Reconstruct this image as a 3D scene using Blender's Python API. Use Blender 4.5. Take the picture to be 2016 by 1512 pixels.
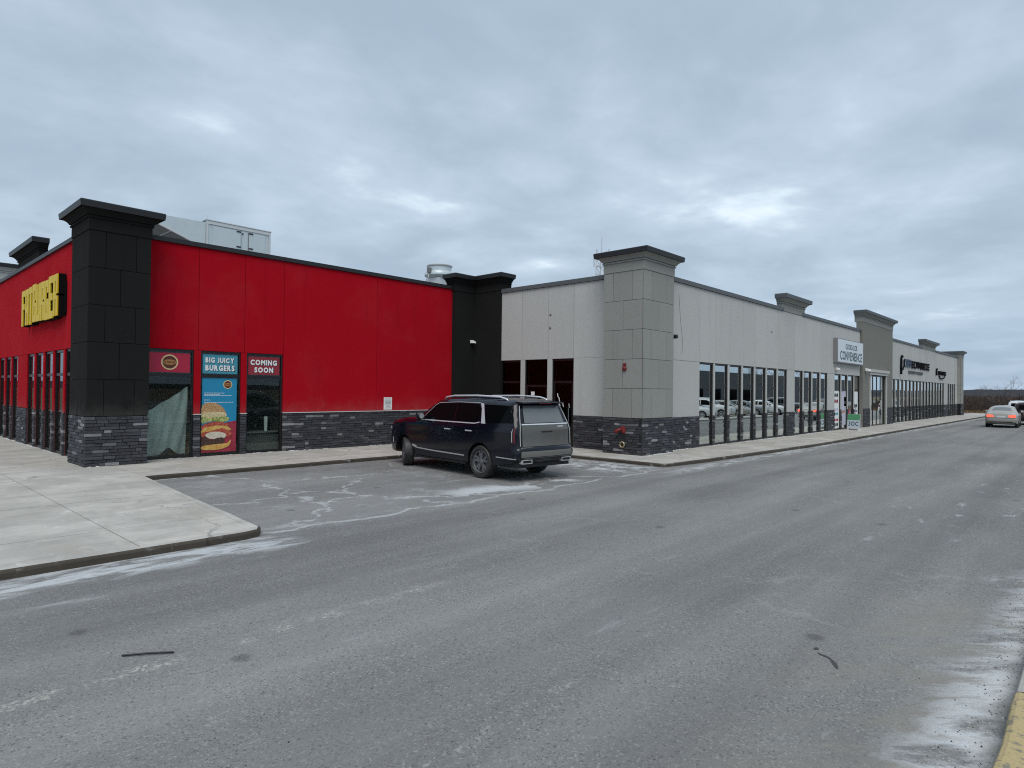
import bpy, bmesh, math, random
from math import radians, sin, cos, pi, sqrt, atan, hypot
from mathutils import Vector, Matrix
from mathutils.geometry import delaunay_2d_cdt

random.seed(7)
S = bpy.context.scene
for o in list(bpy.data.objects):
    bpy.data.objects.remove(o)

# ------------------------------------------------------------------ camera
H = 2.15
yaw, pitch, roll = radians(42.9), atan(13.5 / 1250), atan(0.0108)
fw = Vector((cos(yaw) * cos(pitch), sin(yaw) * cos(pitch), sin(pitch)))
rt = Vector((sin(yaw), -cos(yaw), 0))
up = rt.cross(fw)
RR = rt * cos(roll) + up * sin(roll)
UU = up * cos(roll) - rt * sin(roll)
cam = bpy.data.cameras.new('camera')
cam.sensor_width = 36
cam.lens = 36 * 1250 / 2016
cam.clip_end = 9000
co = bpy.data.objects.new('camera', cam)
S.collection.objects.link(co)
M = Matrix.Identity(4)
for i in range(3):
    M[i][0], M[i][1], M[i][2] = RR[i], UU[i], -fw[i]
M[0][3], M[1][3], M[2][3] = 0, 0, H
co.matrix_world = M
S.camera = co

# ------------------------------------------------------------------ exposure, sun
S.view_settings.view_transform = 'Standard'
S.view_settings.look = 'None'
S.view_settings.exposure = 0.30
S.view_settings.gamma = 1.0
S.view_settings.use_curve_mapping = False
S.cycles.use_denoising = False
S.cycles.filter_width = 1.1
S.cycles.adaptive_threshold = 0.01
S.cycles.max_bounces = 6
S.cycles.diffuse_bounces = 3
S.cycles.glossy_bounces = 4
S.cycles.transparent_max_bounces = 12
S.cycles.caustics_reflective = False
S.cycles.caustics_refractive = False
S.cycles.sample_clamp_indirect = 4.0
SUN_DIR = Vector((-0.85, -0.78, 1.60)).normalized()      # from the scene towards the sun
sun = bpy.data.lights.new('sun', 'SUN')
sun.energy = 1.5
sun.angle = radians(40)
sun.color = (1.0, 0.955, 0.89)
so = bpy.data.objects.new('sun', sun)
S.collection.objects.link(so)
so.rotation_euler = (-SUN_DIR).to_track_quat('-Z', 'Y').to_euler()


# ------------------------------------------------------------------ node helper
class G:
    """A tiny expression layer over a shader node tree."""
    def __init__(self, tree):
        self.t = tree
        self.n = tree.nodes
        self.l = tree.links

    def node(self, kind, **kw):
        n = self.n.new(kind)
        for k, v in kw.items():
            setattr(n, k, v)
        return n

    def put(self, sock, v):
        if isinstance(v, X):
            self.l.new(v.s, sock)
        elif v is not None:
            if hasattr(sock.default_value, '__len__'):
                if not hasattr(v, '__len__'):
                    v = (v,) * len(sock.default_value)
                v = tuple(v)
                if len(v) == 3 and len(sock.default_value) == 4:
                    v = v + (1,)
            sock.default_value = v

    def math(self, op, a, b=None, c=None, clamp=False):
        n = self.node('ShaderNodeMath', operation=op, use_clamp=clamp)
        for i, v in enumerate((a, b, c)):
            if v is not None:
                self.put(n.inputs[i], v)
        return X(self, n.outputs[0])

    def pos(self):
        return X(self, self.node('ShaderNodeNewGeometry').outputs['Position'])

    def sep(self, v):
        n = self.node('ShaderNodeSeparateXYZ')
        self.put(n.inputs[0], v)
        return [X(self, n.outputs[i]) for i in range(3)]

    def comb(self, x, y, z):
        n = self.node('ShaderNodeCombineXYZ')
        for i, v in enumerate((x, y, z)):
            self.put(n.inputs[i], v)
        return X(self, n.outputs[0])

    def noise(self, vec, scale, detail=3, rough=0.55, distort=0.0, color=False):
        n = self.node('ShaderNodeTexNoise')
        self.put(n.inputs['Vector'], vec)
        n.inputs['Scale'].default_value = scale
        n.inputs['Detail'].default_value = detail
        n.inputs['Roughness'].default_value = rough
        n.inputs['Distortion'].default_value = distort
        return X(self, n.outputs['Color' if color else 'Fac'])

    def voro(self, vec, scale, feature='F1', out='Distance', rnd=1.0):
        n = self.node('ShaderNodeTexVoronoi', feature=feature)
        self.put(n.inputs['Vector'], vec)
        n.inputs['Scale'].default_value = scale
        n.inputs['Randomness'].default_value = rnd
        return X(self, n.outputs[out])

    def ss(self, a, b, x, lo=0.0, hi=1.0):
        n = self.node('ShaderNodeMapRange', interpolation_type='SMOOTHSTEP')
        self.put(n.inputs[0], x)
        self.put(n.inputs[1], a)
        self.put(n.inputs[2], b)
        n.inputs[3].default_value = lo
        n.inputs[4].default_value = hi
        return X(self, n.outputs[0])

    def mix(self, f, a, b):
        n = self.node('ShaderNodeMix', data_type='RGBA')
        self.put(n.inputs[0], f)
        self.put(n.inputs[6], a)
        self.put(n.inputs[7], b)
        return X(self, n.outputs[2])

    def vmul(self, v, k):
        n = self.node('ShaderNodeVectorMath', operation='MULTIPLY')
        self.put(n.inputs[0], v)
        self.put(n.inputs[1], k)
        return X(self, n.outputs[0])

    def vadd(self, v, k):
        n = self.node('ShaderNodeVectorMath', operation='ADD')
        self.put(n.inputs[0], v)
        self.put(n.inputs[1], k)
        return X(self, n.outputs[0])

    def bump(self, h, strength, dist):
        n = self.node('ShaderNodeBump')
        n.inputs['Strength'].default_value = strength
        n.inputs['Distance'].default_value = dist
        self.put(n.inputs['Height'], h)
        return X(self, n.outputs[0])


class X:
    def __init__(self, g, s):
        self.g, self.s = g, s
    def __add__(self, o): return self.g.math('ADD', self, o)
    def __radd__(self, o): return self.g.math('ADD', o, self)
    def __sub__(self, o): return self.g.math('SUBTRACT', self, o)
    def __rsub__(self, o): return self.g.math('SUBTRACT', o, self)
    def __mul__(self, o): return self.g.math('MULTIPLY', self, o)
    def __rmul__(self, o): return self.g.math('MULTIPLY', o, self)
    def __truediv__(self, o): return self.g.math('DIVIDE', self, o)
    def abs(self): return self.g.math('ABSOLUTE', self)
    def max(self, o): return self.g.math('MAXIMUM', self, o)
    def min(self, o): return self.g.math('MINIMUM', self, o)
    def pow(self, o): return self.g.math('POWER', self, o)
    def clamp(self): return self.g.math('ADD', self, 0.0, clamp=True)


# ------------------------------------------------------------------ world: overcast cloud deck over a Nishita sky
W = bpy.data.worlds.new('World')
S.world = W
W.use_nodes = True
W.node_tree.nodes.clear()
g = G(W.node_tree)
sky = g.node('ShaderNodeTexSky', sky_type='NISHITA', sun_disc=False)
sky.sun_elevation = math.asin(SUN_DIR.z)
sky.sun_rotation = math.atan2(SUN_DIR.x, SUN_DIR.y)
sky.altitude = 100
sky.dust_density = 2.0
tc = g.node('ShaderNodeTexCoord')
d = X(g, tc.outputs['Generated'])
dx, dy, dz = g.sep(d)
zz = dz.max(0.0) + 0.14
SKY_OFF = (9.9, 13.3, 0.0)
deck = g.vadd(g.comb(dx / zz, dy / zz, 0.37), SKY_OFF)
warp = g.noise(deck, 0.9, 3, 0.5, color=True)
deck2 = g.vadd(deck, g.vmul(g.vadd(warp, (-0.5, -0.5, -0.5)), (0.45, 0.45, 0.0)))
big = g.noise(deck2, 0.55, 2, 0.5)
mid = g.noise(deck2, 1.7, 5, 0.55)
puff = g.voro(g.vadd(deck2, g.vmul(warp, (0.5, 0.5, 0.0))), 2.6, feature='SMOOTH_F1')
fine = g.noise(deck2, 5.5, 4, 0.55)
den = big * 0.40 + mid * 0.34 + fine * 0.14 + (0.62 - puff) * 0.16
lum = g.ss(0.36, 0.64, den)
thin = g.ss(0.535, 0.67, den)
dark = (3.42, 4.32, 5.25)
light = (5.25, 6.32, 7.35)
c = g.mix(lum, dark, light)
c = g.mix(thin, c, (8.4, 9.3, 9.9))
# the far deck just over the horizon is denser and bluer
hz = g.ss(0.0, 0.20, dz)
c = g.mix(hz, g.mix(0.5, c, (2.9, 4.0, 5.6)), c)
nish = g.mix(0.90, X(g, sky.outputs[0]), c)       # 10 % of clear sky glows through
bg = g.node('ShaderNodeBackground')
g.put(bg.inputs[0], nish)
bg.inputs[1].default_value = 0.1
wo = g.node('ShaderNodeOutputWorld')
g.l.new(bg.outputs[0], wo.inputs[0])


# ------------------------------------------------------------------ materials
MATS = {}


def newmat(name):
    m = bpy.data.materials.new(name)
    m.use_nodes = True
    m.node_tree.nodes.clear()
    MATS[name] = m
    gg = G(m.node_tree)
    out = gg.node('ShaderNodeOutputMaterial')
    return m, gg, out


def principled(name, color, rough=0.6, metal=0.0, spec=0.5, coat=0.0, bump=None, emit=None, estr=0.0, fn=None):
    m, gg, out = newmat(name)
    p = gg.node('ShaderNodeBsdfPrincipled')
    col, rgh, nrm = color, rough, None
    if fn:
        r = fn(gg)
        col = r.get('color', col)
        rgh = r.get('rough', rgh)
        nrm = r.get('normal')
    gg.put(p.inputs['Base Color'], col)
    gg.put(p.inputs['Roughness'], rgh)
    p.inputs['Metallic'].default_value = metal
    p.inputs['Specular IOR Level'].default_value = spec
    p.inputs['Coat Weight'].default_value = coat
    p.inputs['Coat Roughness'].default_value = 0.05
    if nrm is not None:
        gg.put(p.inputs['Normal'], nrm)
    if emit:
        gg.put(p.inputs['Emission Color'], emit)
        p.inputs['Emission Strength'].default_value = estr
    gg.l.new(p.outputs[0], out.inputs[0])
    return m


def sc(c, k):
    return tuple(v * k for v in c)


def stucco(name, color, var=0.12, streak=0.25, bs=0.35, fade=0.10):
    def fn(g):
        p = g.pos()
        x, y, z = g.sep(p)
        oi = g.node('ShaderNodeObjectInfo')
        rnd_ = X(g, oi.outputs['Random'])
        a = g.noise(p, 0.7, 4, 0.6)
        b = g.noise(g.vmul(p, (1.0, 1.0, 0.10)), 2.6, 5, 0.62)      # rain streaks
        d_ = g.noise(p, 2.4, 6, 0.68, 0.4)
        gr = g.noise(p, 55.0, 3, 0.7)
        gr2 = g.noise(p, 17.0, 3, 0.6)
        k = (a - 0.5) * var * 2 + (gr - 0.5) * 0.6 + (gr2 - 0.5) * 0.3 + (rnd_ - 0.5) * 0.16
        c1 = g.mix((k + 0.5).clamp(), sc(color, 0.74), sc(color, 1.26))
        grey = sum(color) / 3 * 1.1 + 0.03
        c1 = g.mix(g.ss(0.45, 0.75, a) * fade, c1, (grey, grey, grey))          # chalking
        c1 = g.mix(g.ss(0.52, 0.78, b) * streak, c1, sc(color, 0.55))
        c1 = g.mix(g.ss(0.60, 0.75, d_) * streak * 0.6, c1, sc(color, 0.65))
        # salt and dirt splashed up from the pavement
        sp = g.ss(1.9, 0.9, z + (d_ - 0.5) * 1.2)
        c1 = g.mix(sp * 0.16, c1, (0.30, 0.29, 0.27))
        return dict(color=c1, rough=0.95, normal=g.bump(gr + gr2 * 0.5, bs, 0.010))
    return principled(name, color, 0.95, spec=0.08, fn=fn)


stucco('red_stucco', (0.375, 0.0043, 0.0125), streak=0.36, fade=0.035)
stucco('charcoal_stucco', (0.0165, 0.0165, 0.0160), fade=0.03)
stucco('pale_grey_stucco', (0.470, 0.475, 0.456), var=0.08, streak=0.22, fade=0.0)
stucco('taupe_grey_stucco', (0.285, 0.289, 0.268), var=0.08, streak=0.22, fade=0.0)
stucco('dark_taupe_stucco', (0.205, 0.205, 0.185), var=0.08, streak=0.22, fade=0.0)
stucco('joint_grey', (0.12, 0.125, 0.12))
stucco('joint_red', (0.16, 0.004, 0.008))
stucco('joint_black', (0.006, 0.006, 0.006))
principled('dark_flashing', (0.022, 0.023, 0.025), 0.45, 0.3)
principled('grey_flashing', (0.10, 0.11, 0.115), 0.5, 0.2)
principled('black_frame', (0.008, 0.008, 0.009), 0.35, 0.0)
principled('white_trim', (0.62, 0.58, 0.57), 0.6)
principled('interior_wall', (0.16, 0.155, 0.15), 0.8)
principled('interior_floor', (0.22, 0.21, 0.20), 0.55)
principled('roof_membrane', (0.25, 0.25, 0.25), 0.9)


def f_stone(g):
    oi = g.node('ShaderNodeObjectInfo')
    ge = g.node('ShaderNodeNewGeometry')
    r = g.math('FRACT', X(g, oi.outputs['Random']) * 7.31 + X(g, ge.outputs['Random Per Island']))
    p = g.pos()
    n = g.noise(p, 26.0, 5, 0.65)
    ramp = g.node('ShaderNodeValToRGB')
    e = ramp.color_ramp.elements
    e[0].position, e[0].color = 0.0, (0.016, 0.017, 0.021, 1)
    e[1].position, e[1].color = 1.0, (0.42, 0.42, 0.42, 1)
    for pp, cc in ((0.40, (0.022, 0.022, 0.027)), (0.78, (0.050, 0.051, 0.060)), (0.90, (0.10, 0.10, 0.11))):
        q = e.new(pp)
        q.color = cc + (1,)
    g.put(ramp.inputs[0], r)
    c = g.mix(0.40, X(g, ramp.outputs[0]), g.mix(n, (0.014, 0.014, 0.018), (0.110, 0.113, 0.132)))
    return dict(color=c, rough=0.72, normal=g.bump(n, 0.9, 0.02))


principled('ledge_stone', (0.05, 0.05, 0.06), 0.7, fn=f_stone)
principled('mortar', (0.012, 0.012, 0.014), 0.95)


def f_conc(g, base=(0.53, 0.505, 0.46)):
    p = g.pos()
    oi = g.node('ShaderNodeObjectInfo')
    r = X(g, oi.outputs['Random'])
    a = g.noise(p, 0.8, 5, 0.6)
    b = g.noise(g.vmul(p, (1, 1, 1)), 4.0, 6, 0.65)
    f = g.noise(p, 70, 3, 0.7)
    c = g.mix(g.ss(0.3, 0.7, a), sc(base, 0.74), sc(base, 1.14))
    w = g.noise(g.vmul(p, (0.5, 1.4, 1.0)), 1.3, 6, 0.68, 0.5)
    c = g.mix(g.ss(0.40, 0.66, w) * 0.55, c, sc(base, 0.60))
    w2 = g.noise(g.vmul(p, (1.6, 0.6, 1.0)), 3.1, 5, 0.7, 0.8)
    c = g.mix(g.ss(0.50, 0.68, w2) * 0.35, c, sc(base, 1.25))
    c = g.mix(((f - 0.5) * 0.9 + 0.5).clamp() * 0.5, c, sc(base, 0.55))
    c = g.mix(g.ss(0.56, 0.74, b) * g.ss(0.42, 0.62, a) * 0.75, c, (0.68, 0.69, 0.69))      # dried salt
    c = g.mix(g.ss(0.58, 0.72, g.noise(p, 1.7, 5, 0.6)) * 0.45, c, sc(base, 0.52))
    c = g.mix(g.ss(0.70, 0.76, g.noise(p, 9.0, 3, 0.6)) * 0.4, c, sc(base, 0.35))
    wrp = g.vadd(p, g.vmul(g.vadd(g.noise(p, 0.9, 4, 0.6, color=True), (-0.5, -0.5, -0.5)), (1.6, 1.6, 0)))
    ck = g.ss(0.008, 0.002, g.voro(wrp, 0.21, feature='DISTANCE_TO_EDGE')) * g.ss(0.44, 0.60, a)
    c = g.mix(ck * 0.6, c, sc(base, 0.28))
    warm = g.noise(p, 0.45, 5, 0.65, 0.6)
    c = g.mix(g.ss(0.50, 0.70, warm) * 0.40, c, (base[0] * 0.66, base[1] * 0.60, base[2] * 0.50))
    c = g.mix(r * 0.12, c, sc(base, 0.7))
    return dict(color=c, rough=0.9, normal=g.bump(f, 0.25, 0.006))


principled('concrete', (0.36, 0.35, 0.33), 0.9, fn=f_conc)
principled('kerb_concrete', (0.36, 0.35, 0.33), 0.9, fn=lambda g: f_conc(g, (0.52, 0.50, 0.46)))
principled('kerb_dirt_shade', (0.09, 0.08, 0.07), 0.9, fn=lambda g: f_conc(g, (0.075, 0.062, 0.048)))  # wet dirt plus the shade on the kerb face, both in the colour
principled('joint_dirt', (0.10, 0.095, 0.085), 0.95)


def f_yellow(g):
    p = g.pos()
    n = g.noise(p, 14, 6, 0.7)
    f = g.noise(p, 70, 3, 0.7)
    c = g.mix(f, (0.34, 0.26, 0.12), (0.52, 0.42, 0.22))
    c = g.mix(g.ss(0.53, 0.60, n), c, (0.22, 0.19, 0.14))
    return dict(color=c, rough=0.85, normal=g.bump(n, 0.4, 0.01))


principled('worn_yellow_paint', (0.55, 0.4, 0.12), 0.8, fn=f_yellow)


def f_asphalt(g):
    p = g.pos()
    x, y, z = g.sep(p)
    flat = g.comb(x, y, 0.0)
    a = g.noise(flat, 0.22, 4, 0.55)
    st = g.noise(g.comb(x * 0.10, y * 0.95, 2.0), 1.0, 4, 0.6)           # wheel streaks along the lane
    st2 = g.noise(g.comb(x * 0.45, y * 2.6, 5.0), 1.0, 5, 0.6)
    f = g.noise(flat, 85, 2, 0.6)
    f2 = g.noise(flat, 26, 4, 0.7)
    spk = g.voro(flat, 42, out='Distance')
    base = g.mix(g.ss(0.26, 0.74, a * 0.4 + st * 0.6), (0.140, 0.138, 0.135), (0.284, 0.280, 0.273))
    base = g.mix(g.ss(0.35, 0.75, st2) * 0.45, base, (0.215, 0.213, 0.209))
    agg = ((f - 0.5) * 2.6 + (f2 - 0.5) * 1.1 + 0.5).clamp()
    cell = g.sep(g.voro(flat, 62, out='Color'))[0]
    cell2 = g.sep(g.voro(g.vadd(flat, (7.7, 3.1, 0)), 105, out='Color'))[1]
    grit = g.noise(flat, 1.1, 4, 0.6)
    cc = (cell * 0.6 + cell2 * 0.4)
    base = g.mix(g.ss(0.30, 0.02, cc) * g.ss(0.2, 0.7, grit, 0.45, 0.85), base, (0.055, 0.055, 0.056))
    base = g.mix(g.ss(0.66, 0.95, cc) * g.ss(0.2, 0.7, grit, 0.30, 0.65), base, (0.42, 0.415, 0.405))
    base = g.mix((agg - 0.35).clamp() * 0.35, base, (0.09, 0.09, 0.092))
    # wheel tracks polished darker, old tar seams, oil drips, pale scuffs
    trk = g.noise(g.comb(x * 0.05, y * 0.2, 1.0), 1.0, 3, 0.5)
    wob = (trk - 0.5) * 1.2
    for yc in (1.9, 3.5, 6.3, 7.7):
        base = g.mix(g.ss(0.42, 0.05, (y - yc - wob).abs()) * 0.18 * g.ss(8.9, 8.3, y), base, (0.085, 0.085, 0.088))
    wr2 = g.vadd(flat, g.vmul(g.vadd(g.noise(flat, 0.5, 4, 0.6, color=True), (-0.5, -0.5, -0.5)), (3.0, 3.0, 0)))
    seamd = g.voro(wr2, 0.13, feature='DISTANCE_TO_EDGE')
    base = g.mix(g.ss(0.007, 0.001, seamd) * g.ss(0.46, 0.62, grit) * 0.18, base, (0.42, 0.42, 0.415))
    drip = g.voro(g.vadd(flat, (3.3, 9.1, 0)), 0.9)
    base = g.mix(g.ss(0.10, 0.04, drip + (f2 - 0.5) * 0.08) * 0.45, base, (0.04, 0.039, 0.038))
    scf = g.noise(g.comb(x * 0.9, y * 5.0, 8.0), 1.7, 5, 0.7, 0.8)
    base = g.mix(g.ss(0.62, 0.74, scf) * 0.40, base, (0.36, 0.36, 0.355))
    # --- dried salt: everything below is residue with a shape of its own
    n1 = g.noise(flat, 0.55, 6, 0.65, 0.4)
    n2 = g.noise(flat, 2.1, 6, 0.68, 0.6)
    n3 = g.noise(g.comb(x * 0.55, y * 1.8, 9.0), 2.6, 6, 0.7, 0.5)
    salt = g.mix(n2, (0.44, 0.46, 0.475), (0.66, 0.68, 0.69))
    # parking bay in the corner of the L
    bay = g.ss(8.6, 9.6, y) * g.ss(4.2, 5.2, x) * g.ss(18.0, 16.0, x) * g.ss(17.5, 16.0, y)
    bl = g.ss(0.50, 0.72, n1 * 0.55 + n2 * 0.45)
    m = bay * bl * 0.42
    warp = g.vadd(flat, g.vmul(g.vadd(g.noise(flat, 0.8, 4, 0.6, color=True), (-0.5, -0.5, -0.5)), (2.2, 2.2, 0)))
    crack = g.ss(0.022, 0.006, g.voro(warp, 0.30, feature='DISTANCE_TO_EDGE')) * g.ss(0.40, 0.55, n2)
    m = m.max(bay * crack * 0.5)
    # the seam between bay and lane
    wav = (g.noise(g.comb(x * 0.5, 0.0, 3.0), 1.0, 4, 0.6) - 0.5) * 1.5
    seam = (y - 9.0 - wav).abs()
    inb = g.ss(4.2, 4.6, x) * g.ss(17.0, 14.5, x)
    m = m.max(g.ss(0.09, 0.01, seam + (n2 - 0.5) * 0.14) * inb * g.ss(0.35, 0.5, n1) * 0.55)
    m = m.max(g.ss(0.75, 0.1, (y - 9.75 - wav).abs()) * g.ss(0.52, 0.56, n1) * g.ss(8.2, 9.2, x) * g.ss(13.5, 12.0, x) * 0.85)
    m = m.max(g.ss(1.5, 0.4, (x - 15.3).abs()) * g.ss(2.2, 0.8, (y - 10.9).abs()) * g.ss(0.45, 0.56, n2) * 0.75)
    # gutter along the left kerb
    ka = g.ss(8.05, 8.42, y + (n3 - 0.5) * 0.95) * g.ss(8.95, 8.85, y) * g.ss(4.9, 4.2, x)
    m = m.max(ka * g.ss(0.36, 0.58, n3) * 0.85)
    # gutter along the far kerb of the long shopfront
    kb = g.ss(8.05, 8.5, y + (n3 - 0.5) * 0.9) * g.ss(8.9, 8.6, y) * g.ss(14.0, 17.0, x)
    m = m.max(kb * g.ss(0.42, 0.6, n3) * 0.6)
    # gutter beside the yellow kerb, close to the camera
    n4 = g.noise(g.comb((x * 0.68 - y * 0.73) * 0.8, (x * 0.73 + y * 0.68) * 2.4, 4.0), 1.3, 6, 0.68, 0.3)
    kc = g.ss(1.02, 0.66, y + (n4 - 0.5) * 1.5 + g.ss(4.5, 8.0, x) * 0.18) * g.ss(0.40, 0.62, y + (n2 - 0.5) * 0.25)
    m = m.max(kc * g.ss(11.0, 9.0, x) * g.ss(0.34, 0.52, n4) * g.ss(0.30, 0.55, n2, 0.55, 0.9))
    # thin arcs of residue farther down the lane
    m = m.max(g.ss(0.60, 0.70, n3) * g.ss(4.2, 2.6, y) * g.ss(9, 14, x) * 0.55)
    m = m.max(g.ss(0.64, 0.76, st2) * 0.32)
    sand = g.ss(2.2, 0.9, y) * g.ss(0.2, 0.5, y) * g.ss(0.40, 0.60, n4)
    base = g.mix(sand * 0.6 * g.ss(9.0, 7.0, x), base, g.mix(n2, (0.15, 0.135, 0.105), (0.34, 0.32, 0.28)))
    # worn lane line
    ln = g.ss(0.13, 0.03, (y - 5.38 + (n2 - 0.5) * 0.1).abs()) * g.ss(5.6, 3.4, x) * g.ss(-6, -3, x)
    base = g.mix(ln * g.ss(0.46, 0.58, f2) * g.ss(0.42, 0.60, n2) * 0.80, base, (0.50, 0.48, 0.43))
    ln2 = g.ss(0.07, 0.02, (y - 2.85 - (x - 3.0) * 0.05 + (n2 - 0.5) * 0.16).abs()) * g.ss(5.4, 4.6, x) * g.ss(1.5, 2.2, x)
    base = g.mix(ln2 * g.ss(0.46, 0.6, f2) * g.ss(0.45, 0.62, n2) * 0.7, base, (0.48, 0.48, 0.47))
    sc_ = (m * ((f - 0.5) * 1.2 + 0.95)).clamp()
    col = g.mix(sc_, base, salt)
    return dict(color=col, rough=0.88, normal=g.bump(f + f2 * 0.6, 0.55, 0.012))


principled('asphalt', (0.15, 0.15, 0.16), 0.9, spec=0.3, fn=f_asphalt)


def glassmat(name, tint=(0.92, 0.96, 0.94), k=1.25, base=0.04, rough=0.0):
    m, g, out = newmat(name)
    ge = g.node('ShaderNodeNewGeometry')
    dn = g.node('ShaderNodeVectorMath', operation='DOT_PRODUCT')
    g.l.new(ge.outputs['Normal'], dn.inputs[0])
    g.l.new(ge.outputs['Incoming'], dn.inputs[1])
    cth = X(g, dn.outputs['Value']).abs()
    f = ((1.0 - cth).clamp().pow(5.0) * (1.0 - base) + base) * k
    tr = g.node('ShaderNodeBsdfTransparent')
    g.put(tr.inputs[0], tint)
    gl = g.node('ShaderNodeBsdfGlossy')
    gl.inputs['Roughness'].default_value = rough
    gl.inputs['Color'].default_value = (0.95, 1.0, 0.98, 1)
    mx = g.node('ShaderNodeMixShader')
    g.put(mx.inputs[0], f.min(0.95))
    g.l.new(tr.outputs[0], mx.inputs[1])
    g.l.new(gl.outputs[0], mx.inputs[2])
    g.l.new(mx.outputs[0], out.inputs[0])
    return m


glassmat('shop_glass', (0.50, 0.58, 0.55), 3.0, 0.17)
glassmat('clear_glass', (0.80, 0.86, 0.84), 0.85, 0.035)
glassmat('door_glass', (0.45, 0.47, 0.46), 0.42, 0.03)


def mat(n):
    return MATS[n]


# ------------------------------------------------------------------ mesh helpers
COL = S.collection


class MB:
    """Collects polygons; build() links them as one mesh object."""
    def __init__(self):
        self.v, self.f, self.m = [], [], []

    def quadbox(self, pts, mi=0):
        """pts: 8 corners, bottom ring then top ring."""
        b = len(self.v)
        self.v += [tuple(p) for p in pts]
        for q in ((3, 2, 1, 0), (4, 5, 6, 7), (0, 1, 5, 4), (1, 2, 6, 5), (2, 3, 7, 6), (3, 0, 4, 7)):
            self.f.append(tuple(b + i for i in q))
            self.m.append(mi)
        return self

    def box(self, x0, x1, y0, y1, z0, z1, mi=0):
        return self.quadbox([(x0, y0, z0), (x1, y0, z0), (x1, y1, z0), (x0, y1, z0),
                             (x0, y0, z1), (x1, y0, z1), (x1, y1, z1), (x0, y1, z1)], mi)

    def poly(self, pts, mi=0):
        b = len(self.v)
        self.v += [tuple(p) for p in pts]
        self.f.append(tuple(range(b, b + len(pts))))
        self.m.append(mi)
        return self

    def prism(self, pts2, z0, z1, mi=0, side=None):
        """pts2: CCW polygon in xy, extruded in z."""
        n = len(pts2)
        b = len(self.v)
        self.v += [(p[0], p[1], z0) for p in pts2] + [(p[0], p[1], z1) for p in pts2]
        self.f.append(tuple(b + n + i for i in range(n)))
        self.m.append(mi)
        self.f.append(tuple(b + n - 1 - i for i in range(n)))
        self.m.append(mi)
        for i in range(n):
            j = (i + 1) % n
            self.f.append((b + i, b + j, b + n + j, b + n + i))
            self.m.append(mi if side is None else side)
        return self

    def rings(self, rings, mi=0, closed=True, cap=(True, True)):
        b = len(self.v)
        n = len(rings[0])
        for r in rings:
            self.v += [tuple(p) for p in r]
        for k in range(len(rings) - 1):
            for i in range(n if closed else n - 1):
                j = (i + 1) % n
                self.f.append((b + k * n + i, b + k * n + j, b + (k + 1) * n + j, b + (k + 1) * n + i))
                self.m.append(mi)
        if cap[0]:
            self.f.append(tuple(b + n - 1 - i for i in range(n)))
            self.m.append(mi)
        if cap[1]:
            self.f.append(tuple(b + (len(rings) - 1) * n + i for i in range(n)))
            self.m.append(mi)
        return self

    def lathe(self, prof, origin=(0, 0, 0), axis='z', n=24, mi=0, cap=(True, True)):
        ox, oy, oz = origin
        rs = []
        for r, h in prof:
            ring = []
            for i in range(n):
                a = 2 * pi * i / n
                u, v = r * cos(a), r * sin(a)
                if axis == 'z':
                    ring.append((ox + u, oy + v, oz + h))
                elif axis == 'y':
                    ring.append((ox + v, oy + h, oz + u))
                else:
                    ring.append((ox + h, oy + u, oz + v))
            rs.append(ring)
        return self.rings(rs, mi, True, cap)

    def tube(self, pts, r, n=8, mi=0):
        pts = [Vector(p) for p in pts]
        rs = []
        for i, p in enumerate(pts):
            t = (pts[min(i + 1, len(pts) - 1)] - pts[max(i - 1, 0)]).normalized()
            a = t.orthogonal().normalized() if i == 0 else (pa - t * pa.dot(t)).normalized()
            pa = a
            b = t.cross(a)
            rr = r[i] if hasattr(r, '__len__') else r
            rs.append([p + (a * cos(2 * pi * k / n) + b * sin(2 * pi * k / n)) * rr for k in range(n)])
        return self.rings(rs, mi)

    def mesh(self, name, mats):
        me = bpy.data.meshes.new(name)
        me.from_pydata(self.v, [], self.f)
        for m in (mats if isinstance(mats, (list, tuple)) else [mats]):
            me.materials.append(MATS[m] if isinstance(m, str) else m)
        if any(self.m):
            me.polygons.foreach_set('material_index', self.m)
        me.update()
        return me

    def build(self, name, mats, parent=None, smooth=False, fixn=False):
        me = self.mesh(name, mats)
        if fixn:
            bm = bmesh.new()
            bm.from_mesh(me)
            bmesh.ops.recalc_face_normals(bm, faces=bm.faces)
            bm.to_mesh(me)
            bm.free()
        if smooth:
            me.polygons.foreach_set('use_smooth', [True] * len(me.polygons))
            if smooth is not True:
                me.set_sharp_from_angle(angle=smooth)
        return link(name, me, parent)


def link(name, me, parent=None, loc=None, rot=None, scale=None):
    o = bpy.data.objects.new(name, me)
    COL.objects.link(o)
    if loc is not None:
        o.location = loc
    if rot is not None:
        o.rotation_euler = rot
    if scale is not None:
        o.scale = scale
    if parent is not None:
        o.parent = parent
        if parent.get('_world'):
            o.matrix_parent_inverse = Matrix.Translation(-parent.location)
    return o


def tag(o, label, cat, group=None):
    o['label'] = label
    o['category'] = cat
    if group:
        o['group'] = group
    return o


def thing(name, loc, label, cat, group=None, rotz=0.0, local=False):
    """An Empty at the base of a thing. Unless local, children keep world coordinates."""
    o = bpy.data.objects.new(name, None)
    COL.objects.link(o)
    o.location = loc
    o.rotation_euler = (0, 0, rotz)
    if not local:
        o['_world'] = 1
    return tag(o, label, cat, group)


def struct(o):
    o['kind'] = 'structure'
    return o


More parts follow.
